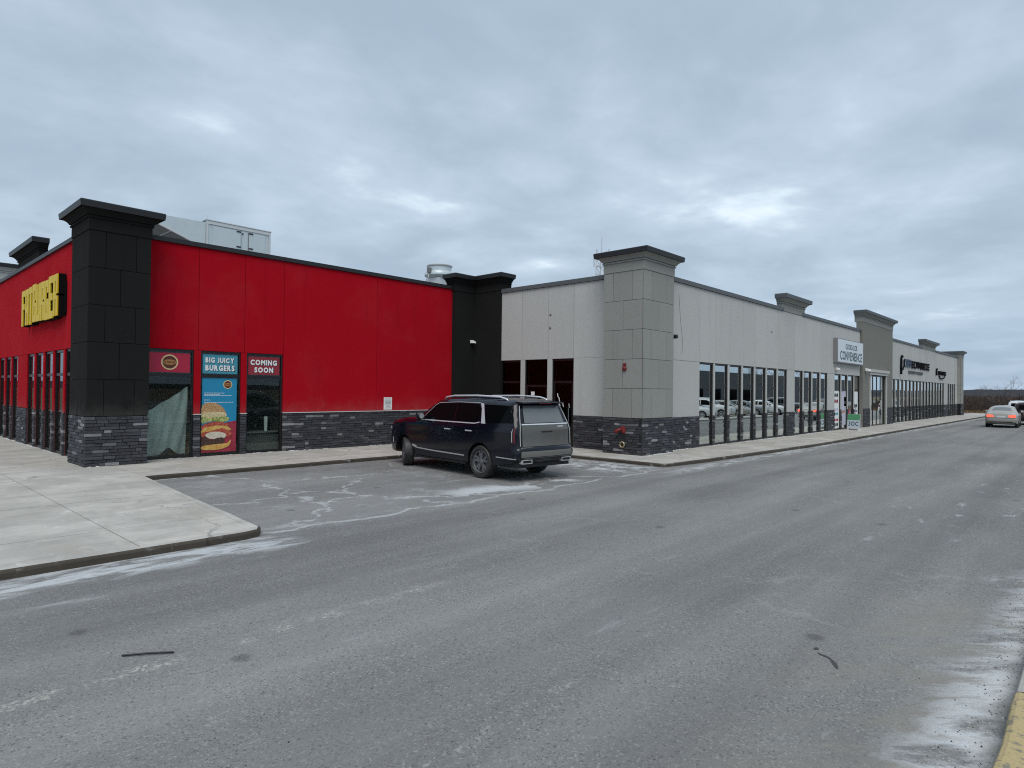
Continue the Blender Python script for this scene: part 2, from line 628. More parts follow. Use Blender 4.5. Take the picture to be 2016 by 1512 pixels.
class FR:
    """A wall plane: kind 'y' faces -Y (u = X), kind 'x' faces -X (u = Y); d is metres in front of the plane."""
    def __init__(self, kind, c):
        self.k, self.c = kind, c

    def p(self, u, z, d=0.0):
        return (u, self.c - d, z) if self.k == 'y' else (self.c - d, u, z)

    def box(self, mb, u0, u1, z0, z1, d0, d1, mi=0):
        if self.k == 'y':
            mb.box(u0, u1, self.c - d1, self.c - d0, z0, z1, mi)
        else:
            mb.box(self.c - d1, self.c - d0, u0, u1, z0, z1, mi)
        return mb


# ------------------------------------------------------------------ text
def glyph_mesh(ch, bold=0.0, extrude=0.0):
    cu = bpy.data.curves.new('glyph', 'FONT')
    cu.body = ch
    cu.size = 1.0
    cu.offset = bold
    cu.extrude = extrude
    cu.resolution_u = 3
    ob = bpy.data.objects.new('glyph', cu)
    COL.objects.link(ob)
    dg = bpy.context.evaluated_depsgraph_get()
    me = bpy.data.meshes.new_from_object(ob.evaluated_get(dg))
    vs = [v.co.copy() for v in me.vertices]
    fs = [tuple(p.vertices) for p in me.polygons]
    ns = [p.normal.copy() for p in me.polygons]
    bpy.data.objects.remove(ob)
    bpy.data.curves.remove(cu)
    bpy.data.meshes.remove(me)
    return vs, fs, ns


GC = {}


def letters(text, u0, u1, v0, v1, place, depth, mats, parent, bold=0.02, gap=0.10, flush=True, name='letter', thick=None, joined=None):
    """Row of letters fitted to the box; place(u, v, w) -> world; each letter its own mesh."""
    items, tot = [], 0.0
    for ch in text:
        if ch == ' ':
            items.append((None, 0, 0.40))
            tot += 0.40
            continue
        key = (ch, bold)
        if key not in GC:
            GC[key] = glyph_mesh(ch, bold, 0.05)
        vs, fs, ns = GC[key]
        a = min(v.x for v in vs)
        b = max(v.x for v in vs)
        items.append((key, a, b - a))
        tot += (b - a) + gap
    tot -= gap
    ku = (u1 - u0) / tot
    cap = 0.73
    kv = (v1 - v0) / cap
    x = 0.0
    mbj = MB() if joined else None
    for key, a, w in items:
        if key is None:
            x += w
            continue
        vs, fs, ns = GC[key]
        lo = min(v.y for v in vs)
        hi = max(v.y for v in vs)
        mb = mbj or MB()
        b = len(mb.v)
        for v in vs:
            vv = (v.y - lo) / (hi - lo) * (v1 - v0) + v0 if key[0] not in '-,.' else v0 + (v1 - v0) * (v.y / cap)
            mb.v.append(place(u0 + (x + v.x - a) * ku, vv, depth if v.z > 0 else 0.0))
        for ff, nn in zip(fs, ns):
            mb.f.append(tuple(b + i for i in ff))
            mb.m.append(0 if nn.z > 0.5 else (1 if len(mats) > 1 else 0))
        if not mbj:
            mb.build(name, mats, parent)
        x += w + gap
    if mbj:
        return mbj.build(joined, mats, parent)


# ------------------------------------------------------------------ ground, road, far land
mb = MB()
mb.poly([(-60, -70, 0), (260, -70, 0), (260, -9, 0), (98, -9, 0), (98, 70, 0), (-60, 70, 0)])
struct(mb.build('asphalt_road', 'asphalt'))


def f_field(g):
    p = g.pos()
    n = g.noise(p, 0.15, 6, 0.65)
    f = g.noise(p, 3.0, 4, 0.7)
    c = g.mix(n, (0.085, 0.065, 0.035), (0.17, 0.12, 0.06))
    return dict(color=g.mix(f * 0.6, c, (0.07, 0.065, 0.03)), rough=0.95)


principled('dry_field', (0.12, 0.1, 0.05), 0.95, fn=f_field)
mb = MB()
mb.poly([(-4500, -4500, -0.06), (4500, -4500, -0.06), (4500, 4500, -0.06), (-4500, 4500, -0.06)])
struct(mb.build('ground', 'dry_field'))


def f_hill(g):
    p = g.pos()
    n = g.noise(p, 0.02, 6, 0.7)
    return dict(color=g.mix(n, (0.030, 0.036, 0.046), (0.085, 0.082, 0.088)), rough=1.0)  # blue-grey of distant haze is mixed into the hill colour


principled('wooded_hill', (0.05, 0.055, 0.07), 1.0, spec=0.0, fn=f_hill)
mb = MB()
rows = []
rnd = random.Random(3)
NA = 1400
for k, (dist, hh) in enumerate(((700, -3), (1100, 6.0), (1500, 10.5), (2100, 12.5), (2800, 8), (3400, -4))):
    ring = []
    for i in range(NA):
        a = 2 * pi * i / NA
        bump = 1 + 0.32 * sin(a * 3.1 + 1.0) + 0.16 * sin(a * 9.7 + k) + 0.035 * rnd.uniform(-1, 1) + 0.05 * sin(a * 61 + k) + 0.04 * sin(a * 143 + 2 * k)
        ring.append((dist * cos(a), dist * sin(a), hh * bump if hh > 0 else hh))
    rows.append(ring)
mb.rings(rows, cap=(False, False))
struct(mb.build('hills', 'wooded_hill', smooth=True))

# ------------------------------------------------------------------ pavements made of slabs
def clip(poly, a, b, c):
    """keep a*x + b*y <= c"""
    out = []
    for i in range(len(poly)):
        p, q = poly[i], poly[(i + 1) % len(poly)]
        dp, dq = a * p[0] + b * p[1] - c, a * q[0] + b * q[1] - c
        if dp <= 0:
            out.append(p)
        if (dp < 0 < dq) or (dq < 0 < dp):
            t = dp / (dp - dq)
            out.append((p[0] + (q[0] - p[0]) * t, p[1] + (q[1] - p[1]) * t))
    return out


def pavement(name, region, xs, ys, z=0.10, m='concrete'):
    base = MB().prism(region, -0.05, z - 0.014).build(name, 'joint_dirt')
    struct(base)
    gp = 0.007
    for i in range(len(xs) - 1):
        for j in range(len(ys) - 1):
            q = list(region)
            for a, b, c in ((1, 0, xs[i + 1] - gp), (-1, 0, -xs[i] - gp), (0, 1, ys[j + 1] - gp), (0, -1, -ys[j] - gp)):
                if len(q) > 2:
                    q = clip(q, a, b, c)
            if len(q) > 2:
                MB().prism(q, z - 0.05, z + random.uniform(-0.002, 0.002)).build('slab', m, base)
    return base


def steps(a, b, n):
    return [a + (b - a) * i / n for i in range(n + 1)]


pavement('forecourt_pavement', [(-14, 8.95), (4.0, 8.95), (4.22, 9.02), (4.36, 9.25), (4.93, 16.1), (-14, 16.1)],
         [-14, -11.25, -8.45, -5.65, -2.85, -0.05, 2.75, 6], [8.8, 10.38, 13.2, 16.1])
pavement('restaurant_pavement', [(-14, 16.1), (16.45, 16.1), (16.45, 19.65), (-14, 19.65)],
         [-14, -8.45, -5.65, -2.85, -0.05, 2.75, 4.98, 7.9, 10.8, 13.7, 16.6], [16.1, 18.7, 19.7])
pavement('front_pavement', [(-14, 19.65), (4.85, 19.65), (4.85, 46), (-14, 46)],
         [-14, -8.45, -5.65, -2.85, -0.05, 2.75, 4.9], [19.65, 22.4, 25.2, 28, 31, 34, 38, 42, 46])
pavement('side_pavement', [(16.35, 9.2), (18.75, 8.97), (18.75, 19.65), (16.45, 19.65)],
         [16, 19], [8.8, 10.3, 12.7, 15.1, 17.5, 19.7])
pavement('shopfront_pavement', [(18.75, 8.97), (27, 8.63), (92, 8.66), (92, 11.3), (18.75, 11.3)],
         steps(18.75, 92, 30), [8.6, 11.3])


def kerb(name, path, w=0.15, z=0.106, mats=('kerb_concrete', 'kerb_dirt_shade'), sub=0.6):
    """path: outer edge, the pavement on its left; a lofted kerb with a battered, rounded edge."""
    pts = []
    for i in range(len(path) - 1):
        a, b = Vector(path[i]), Vector(path[i + 1])
        n = max(1, int((b - a).length / sub))
        pts += [a + (b - a) * k / n for k in range(n)]
    pts.append(Vector(path[-1]))
    prof = [(0.0, -0.05), (0.0, z - 0.035), (0.012, z - 0.012), (0.035, z), (w, z), (w, -0.05)]
    mb = MB()
    rs = []
    for i, p in enumerate(pts):
        t = (pts[min(i + 1, len(pts) - 1)] - pts[max(i - 1, 0)]).normalized()
        nrm = Vector((-t.y, t.x))
        j = random.uniform(-0.006, 0.006)
        rs.append([(p.x + nrm.x * (o_ + j), p.y + nrm.y * (o_ + j), zz_ + (random.uniform(-0.003, 0.003) if zz_ > 0 else 0)) for o_, zz_ in prof])
    n = len(prof)
    for r in rs:
        mb.v += r
    for k in range(len(rs) - 1):
        for i in range(n - 1):
            mb.f.append((k * n + i, (k + 1) * n + i, (k + 1) * n + i + 1, k * n + i + 1))
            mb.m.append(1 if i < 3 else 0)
    return struct(mb.build(name, list(mats), fixn=True))


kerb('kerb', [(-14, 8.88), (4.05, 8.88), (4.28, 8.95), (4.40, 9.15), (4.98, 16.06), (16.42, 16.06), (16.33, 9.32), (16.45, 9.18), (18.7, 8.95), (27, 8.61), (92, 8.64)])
mb = MB()
# the kerbed strip on the near side of the lane, where the photographer stands
pavement('near_pavement', [(-8, -2.2), (60, -2.2), (60, 0.30), (-8, 0.30)], steps(-8, 60, 34), [-2.2, 0.30], z=0.112)
kerb('near_kerb', [(60, 0.44), (5.62, 0.44)][::1], z=0.12, mats=('kerb_concrete', 'kerb_concrete'))
kerb('painted_kerb', [(5.60, 0.44), (-8, 0.44)], z=0.122, mats=('worn_yellow_paint', 'worn_yellow_paint'), sub=0.3)

# ------------------------------------------------------------------ shared building pieces
UNIT = MB().box(-.5, .5, -.5, .5, -.5, .5)
# irregular stones: a few shared meshes
STONES = []
rs_ = random.Random(11)
for k in range(10):
    j = lambda s=0.035: rs_.uniform(-s, s)
    fx = 0.5
    m_ = MB()
    fr_ = []
    b0 = [(-.5, .5, -.5), (.5, .5, -.5), (.5, .5, .5), (-.5, .5, .5)]
    # front ring slightly uneven, chamfered and split once in the middle
    ring0 = [(-.5, -.2, -.5), (.5, -.2, -.5), (.5, -.2, .5), (-.5, -.2, .5)]
    ring1 = [(-.47 + j(.02), -.5 + j(.15), -.40 + j(.05)), (.47 + j(.02), -.5 + j(.15), -.40 + j(.05)),
             (.47 + j(.02), -.5 + j(.15), .42 + j(.05)), (-.47 + j(.02), -.5 + j(.15), .42 + j(.05))]
    m_.rings([b0, ring0, ring1], cap=(False, True))
    STONES.append(m_.mesh('stone', 'ledge_stone'))


class Veneer:
    """Ledge-stone cladding: the first `limit` stones are objects of their own, the rest one mesh."""
    def __init__(self, root, limit=300):
        self.root, self.n, self.limit = root, 0, limit
        self.rest = MB()
        self.r = random.Random(5)

    def face(self, fr, u0, u1, z0, z1, own=True, d=0.0, row=0.083, lmean=0.27):
        r = self.r
        base = fr.box(MB(), u0 + 0.004, u1 - 0.004, z0, z1, d - 0.10, d + 0.010).build('stone_base', 'mortar', self.root)
        nrow = max(1, round((z1 - z0) / row))
        hgt = (z1 - z0) / nrow
        for k in range(nrow):
            za = z0 + k * hgt
            u = u0
            while u < u1 - 1e-4:
                L = min(lmean * r.uniform(0.45, 1.65), u1 - u)
                if u1 - u - L < 0.10:
                    L = u1 - u
                dep = r.uniform(0.030, 0.062)
                dd = d + 0.010 + dep
                g0 = 0.004
                split = L > 0.2 and r.random() < 0.22
                parts = ((za, za + hgt / 2), (za + hgt / 2, za + hgt)) if split and not own else ((za, za + hgt),)
                for (a, b) in parts:
                    cu, cz = (u + u + L) / 2, (a + b) / 2
                    if own and self.n < self.limit:
                        self.n += 1
                        me = r.choice(STONES)
                        cd = (d + dd) / 2
                        o = link('stone', me, base, loc=fr.p(cu, cz, cd),
                                 rot=(0, 0, 0) if fr.k == 'y' else (0, 0, -pi / 2),
                                 scale=(L - g0, dd - d, b - a - g0))
                    else:
                        src = r.choice(STONES)
                        b_ = len(self.rest.v)
                        for v in src.vertices:
                            su, sd, sz = v.co.x, -v.co.y, v.co.z
                            self.rest.v.append(fr.p(cu + su * (L - g0), cz + sz * (b - a - g0), (d + dd) / 2 + sd * (dd - d)))
                        for p_ in src.polygons:
                            self.rest.f.append(tuple(b_ + i for i in p_.vertices))
                            self.rest.m.append(0)
                u += L
        return base

    def done(self):
        if self.rest.f:
            o = self.rest.build('ledge_stones', 'ledge_stone', self.root, fixn=True)
            o['kind'] = 'stuff'


def window(root, fr, u0, u1, z0, z1, transom=2.50, glass='shop_glass', door=False, name='window', fw_=0.045, split=None):
    """Aluminium frame set in the reveal, with a pane over and under the transom bar."""
    mb = MB()
    D0, D1 = -0.12, -0.012
    bars_u = [(u0, u0 + fw_), (u1 - fw_, u1)]
    fr.box(mb, u0, u0 + fw_, z0, z1, D0, D1)
    fr.box(mb, u1 - fw_, u1, z0, z1, D0, D1)
    fr.box(mb, u0 + fw_, u1 - fw_, z1 - 0.07, z1, D0, D1 - 0.003)
    sill = 0.22 if door else 0.08
    fr.box(mb, u0 + fw_, u1 - fw_, z0, z0 + sill, D0, D1 - 0.003)
    fr.box(mb, u0 + fw_, u1 - fw_, transom - 0.045, transom + 0.045, D0, D1 - 0.003)
    if door:
        for a in (u0 + fw_, u1 - fw_ - 0.07):
            fr.box(mb, a, a + 0.07, z0 + sill, transom - 0.045, D0 + 0.02, D1 - 0.015)
    if split:
        for s in split:
            fr.box(mb, s - 0.03, s + 0.03, z0 + sill, z1 - 0.07, D0 + 0.01, D1 - 0.01)
    w = mb.build('door' if door else name, 'black_frame', root)
    us = [u0 + fw_] + ([v for s in (split or []) for v in (s - 0.03, s + 0.03)]) + [u1 - fw_]
    for i in range(0, len(us), 2):
        for a, b in ((z0 + sill, transom - 0.045), (transom + 0.045, z1 - 0.07)):
            fr.box(MB(), us[i], us[i + 1], a, b, -0.056, -0.049).build('pane', glass, w)
    if door:
        hu = u0 + 0.20
        m2 = MB()
        m2.tube([fr.p(hu, 0.95, -0.02), fr.p(hu, 0.95, 0.05), fr.p(hu, 1.55, 0.05), fr.p(hu, 1.55, -0.02)], 0.014, 8)
        m2.build('handle', 'brushed_metal', w)
    return w


principled('brushed_metal', (0.45, 0.46, 0.47), 0.35, 0.9)


def panel(root_wall, fr, u0, u1, z0, z1, m, d=0.03, gap=0.006):
    return fr.box(MB(), u0 + gap, u1 - gap, z0 + gap, z1 - gap, 0.0, d).build('panel', m, root_wall)


def loft(name, x0, x1, y0, y1, prof, m, root, dz=0.0, sides=(1, 1, 1, 1)):
    """rectangular ring loft; prof: (z, overhang); sides: overhang factors west, east, south, north"""
    rs = []
    for z, o_ in prof:
        rs.append([(x0 - o_ * sides[0], y0 - o_ * sides[2], z + dz), (x1 + o_ * sides[1], y0 - o_ * sides[2], z + dz),
                   (x1 + o_ * sides[1], y1 + o_ * sides[3], z + dz), (x0 - o_ * sides[0], y1 + o_ * sides[3], z + dz)])
    return MB().rings(rs).build(name, m, root)


CORNICE = [(0.0, 0.02), (0.02, 0.02), (0.30, 0.02), (0.30, 0.055), (0.345, 0.055), (0.345, 0.03), (0.375, 0.03), (0.375, 0.07),
           (0.41, 0.085), (0.45, 0.115), (0.485, 0.16), (0.51, 0.215), (0.51, 0.235)]
CAPTOP = [(0.51, 0.26), (0.66, 0.275), (0.685, 0.25), (0.70, 0.0)]


def cornice(root, x0, x1, y0, y1, z, m, mcap, k=1.0, dz=0.0, sides=(1, 1, 1, 1), band=True):
    pr = CORNICE if band else [(0.20 + a, b) for a, b in [(0.0, 0.02), (0.10, 0.02)]] + CORNICE[2:]
    c_ = loft('cornice', x0, x1, y0, y1, [(z + a * k, b * k) for a, b in pr], m, root, dz, sides)
    loft('cap_flashing', x0, x1, y0, y1, [(z + a * k + 0.003, b * k) for a, b in CAPTOP], mcap, c_, dz, sides)
    return c_


def pillar(root, x0, x1, y0, y1, z0, zt, mblock, mjoint, faces, rows=5, mcap='dark_flashing', name='corner_pillar'):
    core = MB().box(x0 + 0.03, x1 - 0.03, y0 + 0.03, y1 - 0.03, z0, zt).build(name, mjoint, root)
    hgt = (zt - z0) / rows
    gp = 0.006
    for kind in faces:
        fr = FR('y', y0 + 0.03) if kind == 'y' else FR('x', x0 + 0.03)
        a, b = (x0, x1) if kind == 'y' else (y0 + 0.03, y1)
        for k in range(rows):
            cuts = [a, a + (b - a) * 0.26, a + (b - a) * 0.755, b] if (rows - 1 - k) % 2 == 0 else [a, (a + b) / 2, b]
            for i in range(len(cuts) - 1):
                fr.box(MB(), cuts[i] + (gp if i else 0), cuts[i + 1] - (gp if i < len(cuts) - 2 else 0),
                       z0 + k * hgt + gp, z0 + (k + 1) * hgt - gp, -0.01, 0.03).build('block', mblock, core)
    cornice(root, x0, x1, y0, y1, zt, mblock, mcap)
    return core


# ------------------------------------------------------------------ red burger restaurant
RZ = 1.35        # top of the stone
RT = 6.30        # parapet
A = thing('restaurant_building', (11, 30, 0.1), 'red burger restaurant building with black corner pillar and dark stone base', 'building')
FA = FR('y', 19.6)      # long red side wall
FB = FR('x', 4.75)      # shop front at the left edge of the picture
ven = Veneer(A, 300)
# corner pillar
pillar(A, 4.45, 5.88, 18.83, 20.5, RZ + 0.03, 6.15, 'charcoal_stucco', 'joint_black', ('y', 'x'))
MB().box(4.47, 5.86, 18.85, 20.4, 0.06, RZ + 0.03).build('pillar_core', 'mortar', A)
ven.face(FR('y', 18.85), 4.41, 5.86, 0.1, RZ + 0.02)
ven.face(FR('x', 4.47), 18.86, 20.42, 0.1, RZ + 0.02)
# red side wall
wall = MB()
FA.box(wall, 5.5, 17.5, 3.26, RT, -0.25, 0.0)
FA.box(wall, 10.09, 17.5, RZ, 3.26, -0.25, 0.0)
wins = [(6.00, 7.31), (7.50, 8.70), (8.88, 10.07)]
for a, b in ((7.31, 7.50), (8.70, 8.88), (10.07, 10.09)):
    FA.box(wall, a, b, RZ, 3.26, -0.25, 0.0)
FA.box(wall, 10.09, 17.5, 0.06, RZ, -0.25, -0.05)
for a, b in ((7.31, 7.50), (8.70, 8.88)):
    FA.box(wall, a, b, 0.06, RZ, -0.25, -0.05)
wo_ = wall.build('side_wall', 'joint_red', A)
cuts = [5.86, 7.42, 8.80, 10.09]
for i in range(3):
    panel(wo_, FA, cuts[i], cuts[i + 1], 3.245, RT, 'red_stucco')
panel(wo_, FA, 10.09, 13.72, RZ + 0.02, RT, 'red_stucco')
panel(wo_, FA, 13.72, 17.41, RZ + 0.02, RT, 'red_stucco')
for a, b in ((7.31, 7.50), (8.70, 8.88)):
    panel(wo_, FA, a, b, RZ + 0.02, 3.245, 'red_stucco', gap=0.0)
led = MB()
for a, b in ((7.30, 7.51), (8.69, 8.89), (10.08, 17.42)):
    FA.box(led, a, b, RZ - 0.005, RZ + 0.018, 0.0, 0.085)
led.build('stone_ledge', 'white_trim', A)
FA.box(MB(), 5.9, 17.45, RT, RT + 0.13, -0.35, 0.09).build('parapet_flashing', 'dark_flashing', A)
for a, b in wins:
    window(A, FA, a, b, 0.1, 3.245, 2.50, 'clear_glass')
ven.face(FA, 10.09, 17.42, 0.1, RZ - 0.006)
for a, b in ((7.31, 7.50), (8.70, 8.88)):
    ven.face(FA, a, b, 0.1, RZ - 0.006, own=False)
# front wall
wall = MB()
FB.box(wall, 20.3, 44, 3.24, RT, -0.25, 0.0)
fw_w = [(21.25 + 1.30 * i, 22.35 + 1.30 * i) for i in range(5)]
fw_w2 = [(29.15 + 1.30 * i, 30.25 + 1.30 * i) for i in range(4)]
edges = [20.3] + [v for w_ in fw_w + fw_w2 for v in w_] + [44]
for i in range(0, len(edges), 2):
    FB.box(wall, edges[i], edges[i + 1], 0.06, 3.24, -0.25, 0.0)
wf = wall.build('front_wall', 'joint_red', A)
for i in range(0, len(edges), 2):
    if edges[i + 1] - edges[i] > 0.05:
        panel(wf, FB, edges[i], edges[i + 1], RZ + 0.02, 3.235, 'red_stucco', gap=0.0, d=0.03)
        if i > 0:
            ven.face(FB, edges[i], edges[i + 1] if i < len(edges) - 2 else edges[i] + 3, 0.1, RZ, own=False)
for a, b in ((20.4, 28.35), (28.35, 34.2), (34.2, 44)):
    panel(wf, FB, a, b, 3.24, RT, 'red_stucco')
FB.box(MB(), 20.3, 44, RT, RT + 0.12, -0.35, 0.09).build('parapet_flashing', 'dark_flashing', A)
for a, b in fw_w + fw_w2:
    window(A, FB, a, b, 0.1, 3.235, 2.5, 'clear_glass')
cornice(A, 4.76, 4.98, 26.15, 29.55, RT + 0.12, 'charcoal_stucco', 'dark_flashing', sides=(1, 0, 1, 1))
pr_ = MB().box(4.55, 5.5, 34.6, 36.4, 0.1, 6.7).build('far_pillar', 'taupe_grey_stucco', A)
cornice(A, 4.55, 5.5, 34.6, 36.4, 6.7, 'pale_grey_stucco', 'dark_flashing')
# black inner corner
ic = MB()
ic.box(17.41, 18.9, 19.37, 19.9, 0.06, 6.22)
ic.box(18.50, 19.1, 17.86, 19.37, 0.06, 6.22)
ic.build('inner_corner_wall', 'charcoal_stucco', A)
cornice(A, 17.41, 18.9, 19.37, 19.9, 6.22, 'charcoal_stucco', 'dark_flashing', sides=(1, 0, 1, 0))
cornice(A, 18.50, 19.1, 17.86, 19.88, 6.22, 'charcoal_stucco', 'dark_flashing', dz=0.004, sides=(1, 0, 1, 0))
# shell and room behind the glass
MB().box(4.9, 18.5, 19.9, 44, 5.7, 5.85).build('roof', 'roof_membrane', A)
sh = MB()
sh.poly([(5.0, 19.85, .12), (18.4, 19.85, .12), (18.4, 43.8, .12), (5.0, 43.8, .12)], 1)
sh.poly([(5.0, 26.5, .12), (18.4, 26.5, .12), (18.4, 26.5, 3.6), (5.0, 26.5, 3.6)], 0)
sh.poly([(10.6, 19.86, .12), (10.6, 26.5, .12), (10.6, 26.5, 3.6), (10.6, 19.86, 3.6)], 0)
sh.poly([(5.0, 19.85, 3.6), (18.4, 19.85, 3.6), (18.4, 43.8, 3.6), (5.0, 43.8, 3.6)], 0)
sh.poly([(9.5, 26.5, .12), (9.5, 43.8, .12), (9.5, 43.8, 3.6), (9.5, 26.5, 3.6)], 0)
sh.build('interior', ['interior_wall', 'interior_floor'], A)
ven.done()

# ------------------------------------------------------------------ grey row of shops
GZ = 1.27
GT = 6.12
B = thing('shop_building', (50, 20, 0.1), 'long pale grey row of shops with black framed windows and taupe pillars', 'building')
FC = FR('x', 18.6)      # short wall facing the parking bay
FD = FR('y', 11.2)      # long shop front
vg = Veneer(B, 300)
pillar(B, 17.9, 19.85, 10.85, 12.4, GZ + 0.03, 6.15, 'taupe_grey_stucco', 'joint_grey', ('y', 'x'))
MB().box(17.92, 19.83, 10.87, 12.38, 0.06, GZ + 0.03).build('pillar_core', 'mortar', B)
vg.face(FR('x', 17.92), 10.88, 12.38, 0.1, GZ + 0.015)
vg.face(FR('y', 10.87), 17.86, 19.83, 0.1, GZ + 0.015)
# short wall
wall = MB()
FC.box(wall, 12.2, 17.9, 3.36, GT, -0.25, 0)
FC.box(wall, 12.2, 14.18, 0.06, 3.36, -0.25, -0.05)
FC.box(wall, 15.20, 15.43, 0.06, 3.36, -0.25, 0)
FC.box(wall, 16.58, 16.80, 0.06, 3.36, -0.25, 0)
wc = wall.build('short_wall', 'joint_grey', B)
for a, b in ((12.35, 14.19), (14.19, 15.40), (15.40, 16.74), (16.74, 17.87)):
    panel(wc, FC, a, b, 3.37, GT, 'pale_grey_stucco')
panel(wc, FC, 12.35, 14.18, GZ + 0.01, 3.37, 'pale_grey_stucco', gap=0.0)
for a, b in ((15.20, 15.43), (16.58, 16.80)):
    panel(wc, FC, a, b, GZ, 3.37, 'pale_grey_stucco', gap=0.0)
    vg.face(FC, a, b, 0.1, GZ, own=False)
vg.face(FC, 12.38, 14.17, 0.1, GZ)
FC.box(MB(), 12.2, 17.88, GT, GT + 0.15, -0.35, 0.09).build('parapet_flashing', 'grey_flashing', B)
window(B, FC, 14.19, 15.20, 0.1, 3.36, 2.5, 'door_glass', door=True)
window(B, FC, 15.43, 16.58, 0.1, 3.44, 2.35, 'door_glass', door=True)
window(B, FC, 16.80, 17.87, 0.1, 3.36, 2.5, 'door_glass')
# long shop front
groups = []
PW, GW = 1.187, 0.14


def bays(start, n, w=PW, gapw=GW):
    return [(start + i * (w + gapw), start + i * (w + gapw) + w) for i in range(n)]


gA, gB, gC = bays(22.45, 7), bays(32.63, 4, 1.18), bays(39.04, 4, 1.18)
gD = bays(52.35, 4, 1.17) + bays(57.62, 4, 1.17) + bays(62.9, 4, 1.17) + bays(68.2, 4, 1.17)
gE = bays(75.2, 4, 0.95, 0.2)
wall = MB()
FD.box(wall, 19.7, 44.2, 3.32, GT, -0.25, 0)
FD.box(wall, 51.8, 81.0, 3.32, GT, -0.25, 0)
solid = [(19.7, 22.45)]
seq = gA + gB + gC
for i in range(len(seq) - 1):
    solid.append((seq[i][1], seq[i + 1][0]))
solid.append((seq[-1][1], 44.2))
seq = gD + gE
solid.append((51.8, seq[0][0]))
for i in range(len(seq) - 1):
    solid.append((seq[i][1], seq[i + 1][0]))
solid.append((seq[-1][1], 81.0))
for a, b in solid:
    FD.box(wall, a, b, 0.06, 3.32, -0.25, 0)
wd = wall.build('front_wall', 'joint_grey', B)
for a, b in solid:
    if b - a > 0.06:
        panel(wd, FD, a, b, GZ, 3.315, 'pale_grey_stucco', gap=0.0)
        vg.face(FD, a, b, 0.1, GZ - 0.004, own=(b - a > 0.9 and a < 46))
jx = [19.85] + [w_[0] for w_ in gA] + [31.52] + [w_[0] for w_ in gB] + [37.75] + [w_[0] for w_ in gC] + [44.15]
jx = sorted(set(jx))
for i in range(len(jx) - 1):
    panel(wd, FD, jx[i], jx[i + 1], 3.32, GT, 'pale_grey_stucco')
jx = [52.0] + [w_[0] for w_ in gD[1:]] + [73.6] + [w_[0] for w_ in gE] + [80.9]
for i in range(len(jx) - 1):
    panel(wd, FD, jx[i], jx[i + 1], 3.32, GT, 'pale_grey_stucco')
for a, b in ((19.8, 31.0), (33.6, 44.3), (52.0, 63.2), (68.6, 81.0)):
    FD.box(MB(), a, b, GT, GT + 0.15, -0.35, 0.09).build('parapet_flashing', 'grey_flashing', B)
for i, (a, b) in enumerate(gA + gB + gC + gD + gE):
    dr = i in (13, 14)
    window(B, FD, a, b, 0.1, 3.315, 2.42, 'shop_glass', door=dr, fw_=0.06)
cornice(B, 30.9, 33.9, 11.16, 11.42, GT, 'taupe_grey_stucco', 'grey_flashing', 1.15, sides=(1, 1, 1, 0))
cornice(B, 63.1, 68.7, 11.16, 11.42, GT, 'taupe_grey_stucco', 'grey_flashing', 1.15, sides=(1, 1, 1, 0))
# tall entrance pillar
wall = MB()
FP = FR('y', 11.0)
FP.box(wall, 44.25, 51.9, 3.45, 6.75, -0.4, 0)
FP.box(wall, 44.25, 45.95, 0.06, 3.45, -0.4, 0)
FP.box(wall, 49.9, 51.9, 0.06, 3.45, -0.4, 0)
ep = wall.build('entrance_pillar', 'dark_taupe_stucco', B)
cornice(B, 44.25, 51.9, 11.0, 11.5, 6.75, 'taupe_grey_stucco', 'grey_flashing', 1.05, sides=(1, 1, 1, 0))
vg.face(FP, 44.25, 45.75, 0.1, GZ)
vg.face(FP, 50.1, 51.9, 0.1, GZ, own=False)
tr = MB()
FP.box(tr, 45.75, 45.97, 0.1, 3.45, 0, 0.06)
FP.box(tr, 49.88, 50.1, 0.1, 3.45, 0, 0.06)
FP.box(tr, 45.6, 50.25, 3.45, 3.62, 0, 0.10)
FP.box(tr, 45.5, 50.35, 3.62, 3.80, 0, 0.16)
tr.build('entrance_surround', 'pale_grey_stucco', B)
window(B, FR('y', 11.05), 45.97, 49.88, 0.1, 3.42, 2.42, 'shop_glass', split=[46.95, 47.92, 48.90])
# end pillar
pillar(B, 80.9, 82.6, 10.85, 12.4, GZ + 0.03, 6.15, 'taupe_grey_stucco', 'joint_grey', ('y', 'x'), mcap='grey_flashing', name='end_pillar')
MB().box(80.92, 82.58, 10.87, 12.38, 0.06, GZ + 0.03).build('pillar_core', 'mortar', B)
vg.face(FR('y', 10.87), 80.9, 82.6, 0.1, GZ, own=False)
MB().box(82.3, 82.55, 12.3, 30, 0.06, GT).build('end_wall', 'pale_grey_stucco', B)
MB().box(18.8, 82.4, 11.4, 30, 5.6, 5.75).build('roof', 'roof_membrane', B)
sh = MB()
sh.poly([(18.9, 11.46, .12), (82.3, 11.46, .12), (82.3, 20, .12), (18.9, 20, .12)], 1)
sh.poly([(18.9, 18.5, .12), (82.3, 18.5, .12), (82.3, 18.5, 3.6), (18.9, 18.5, 3.6)], 0)
sh.poly([(18.9, 11.46, 3.6), (82.3, 11.46, 3.6), (82.3, 20, 3.6), (18.9, 20, 3.6)], 0)
for xx in (21.9, 32.1, 38.4, 44.9, 51.5, 62, 74.5):
    sh.poly([(xx, 11.48, .12), (xx, 18.5, .12), (xx, 18.5, 3.6), (xx, 11.48, 3.6)], 0)
sh.build('interior', ['interior_wall', 'interior_floor'], B)
vg.done()

# ------------------------------------------------------------------ rooftop plant
def f_galv(g):
    p = g.pos()
    n = g.noise(p, 3.0, 4, 0.6)
    return dict(color=g.mix(n, (0.48, 0.56, 0.59), (0.60, 0.67, 0.70)), rough=0.38)


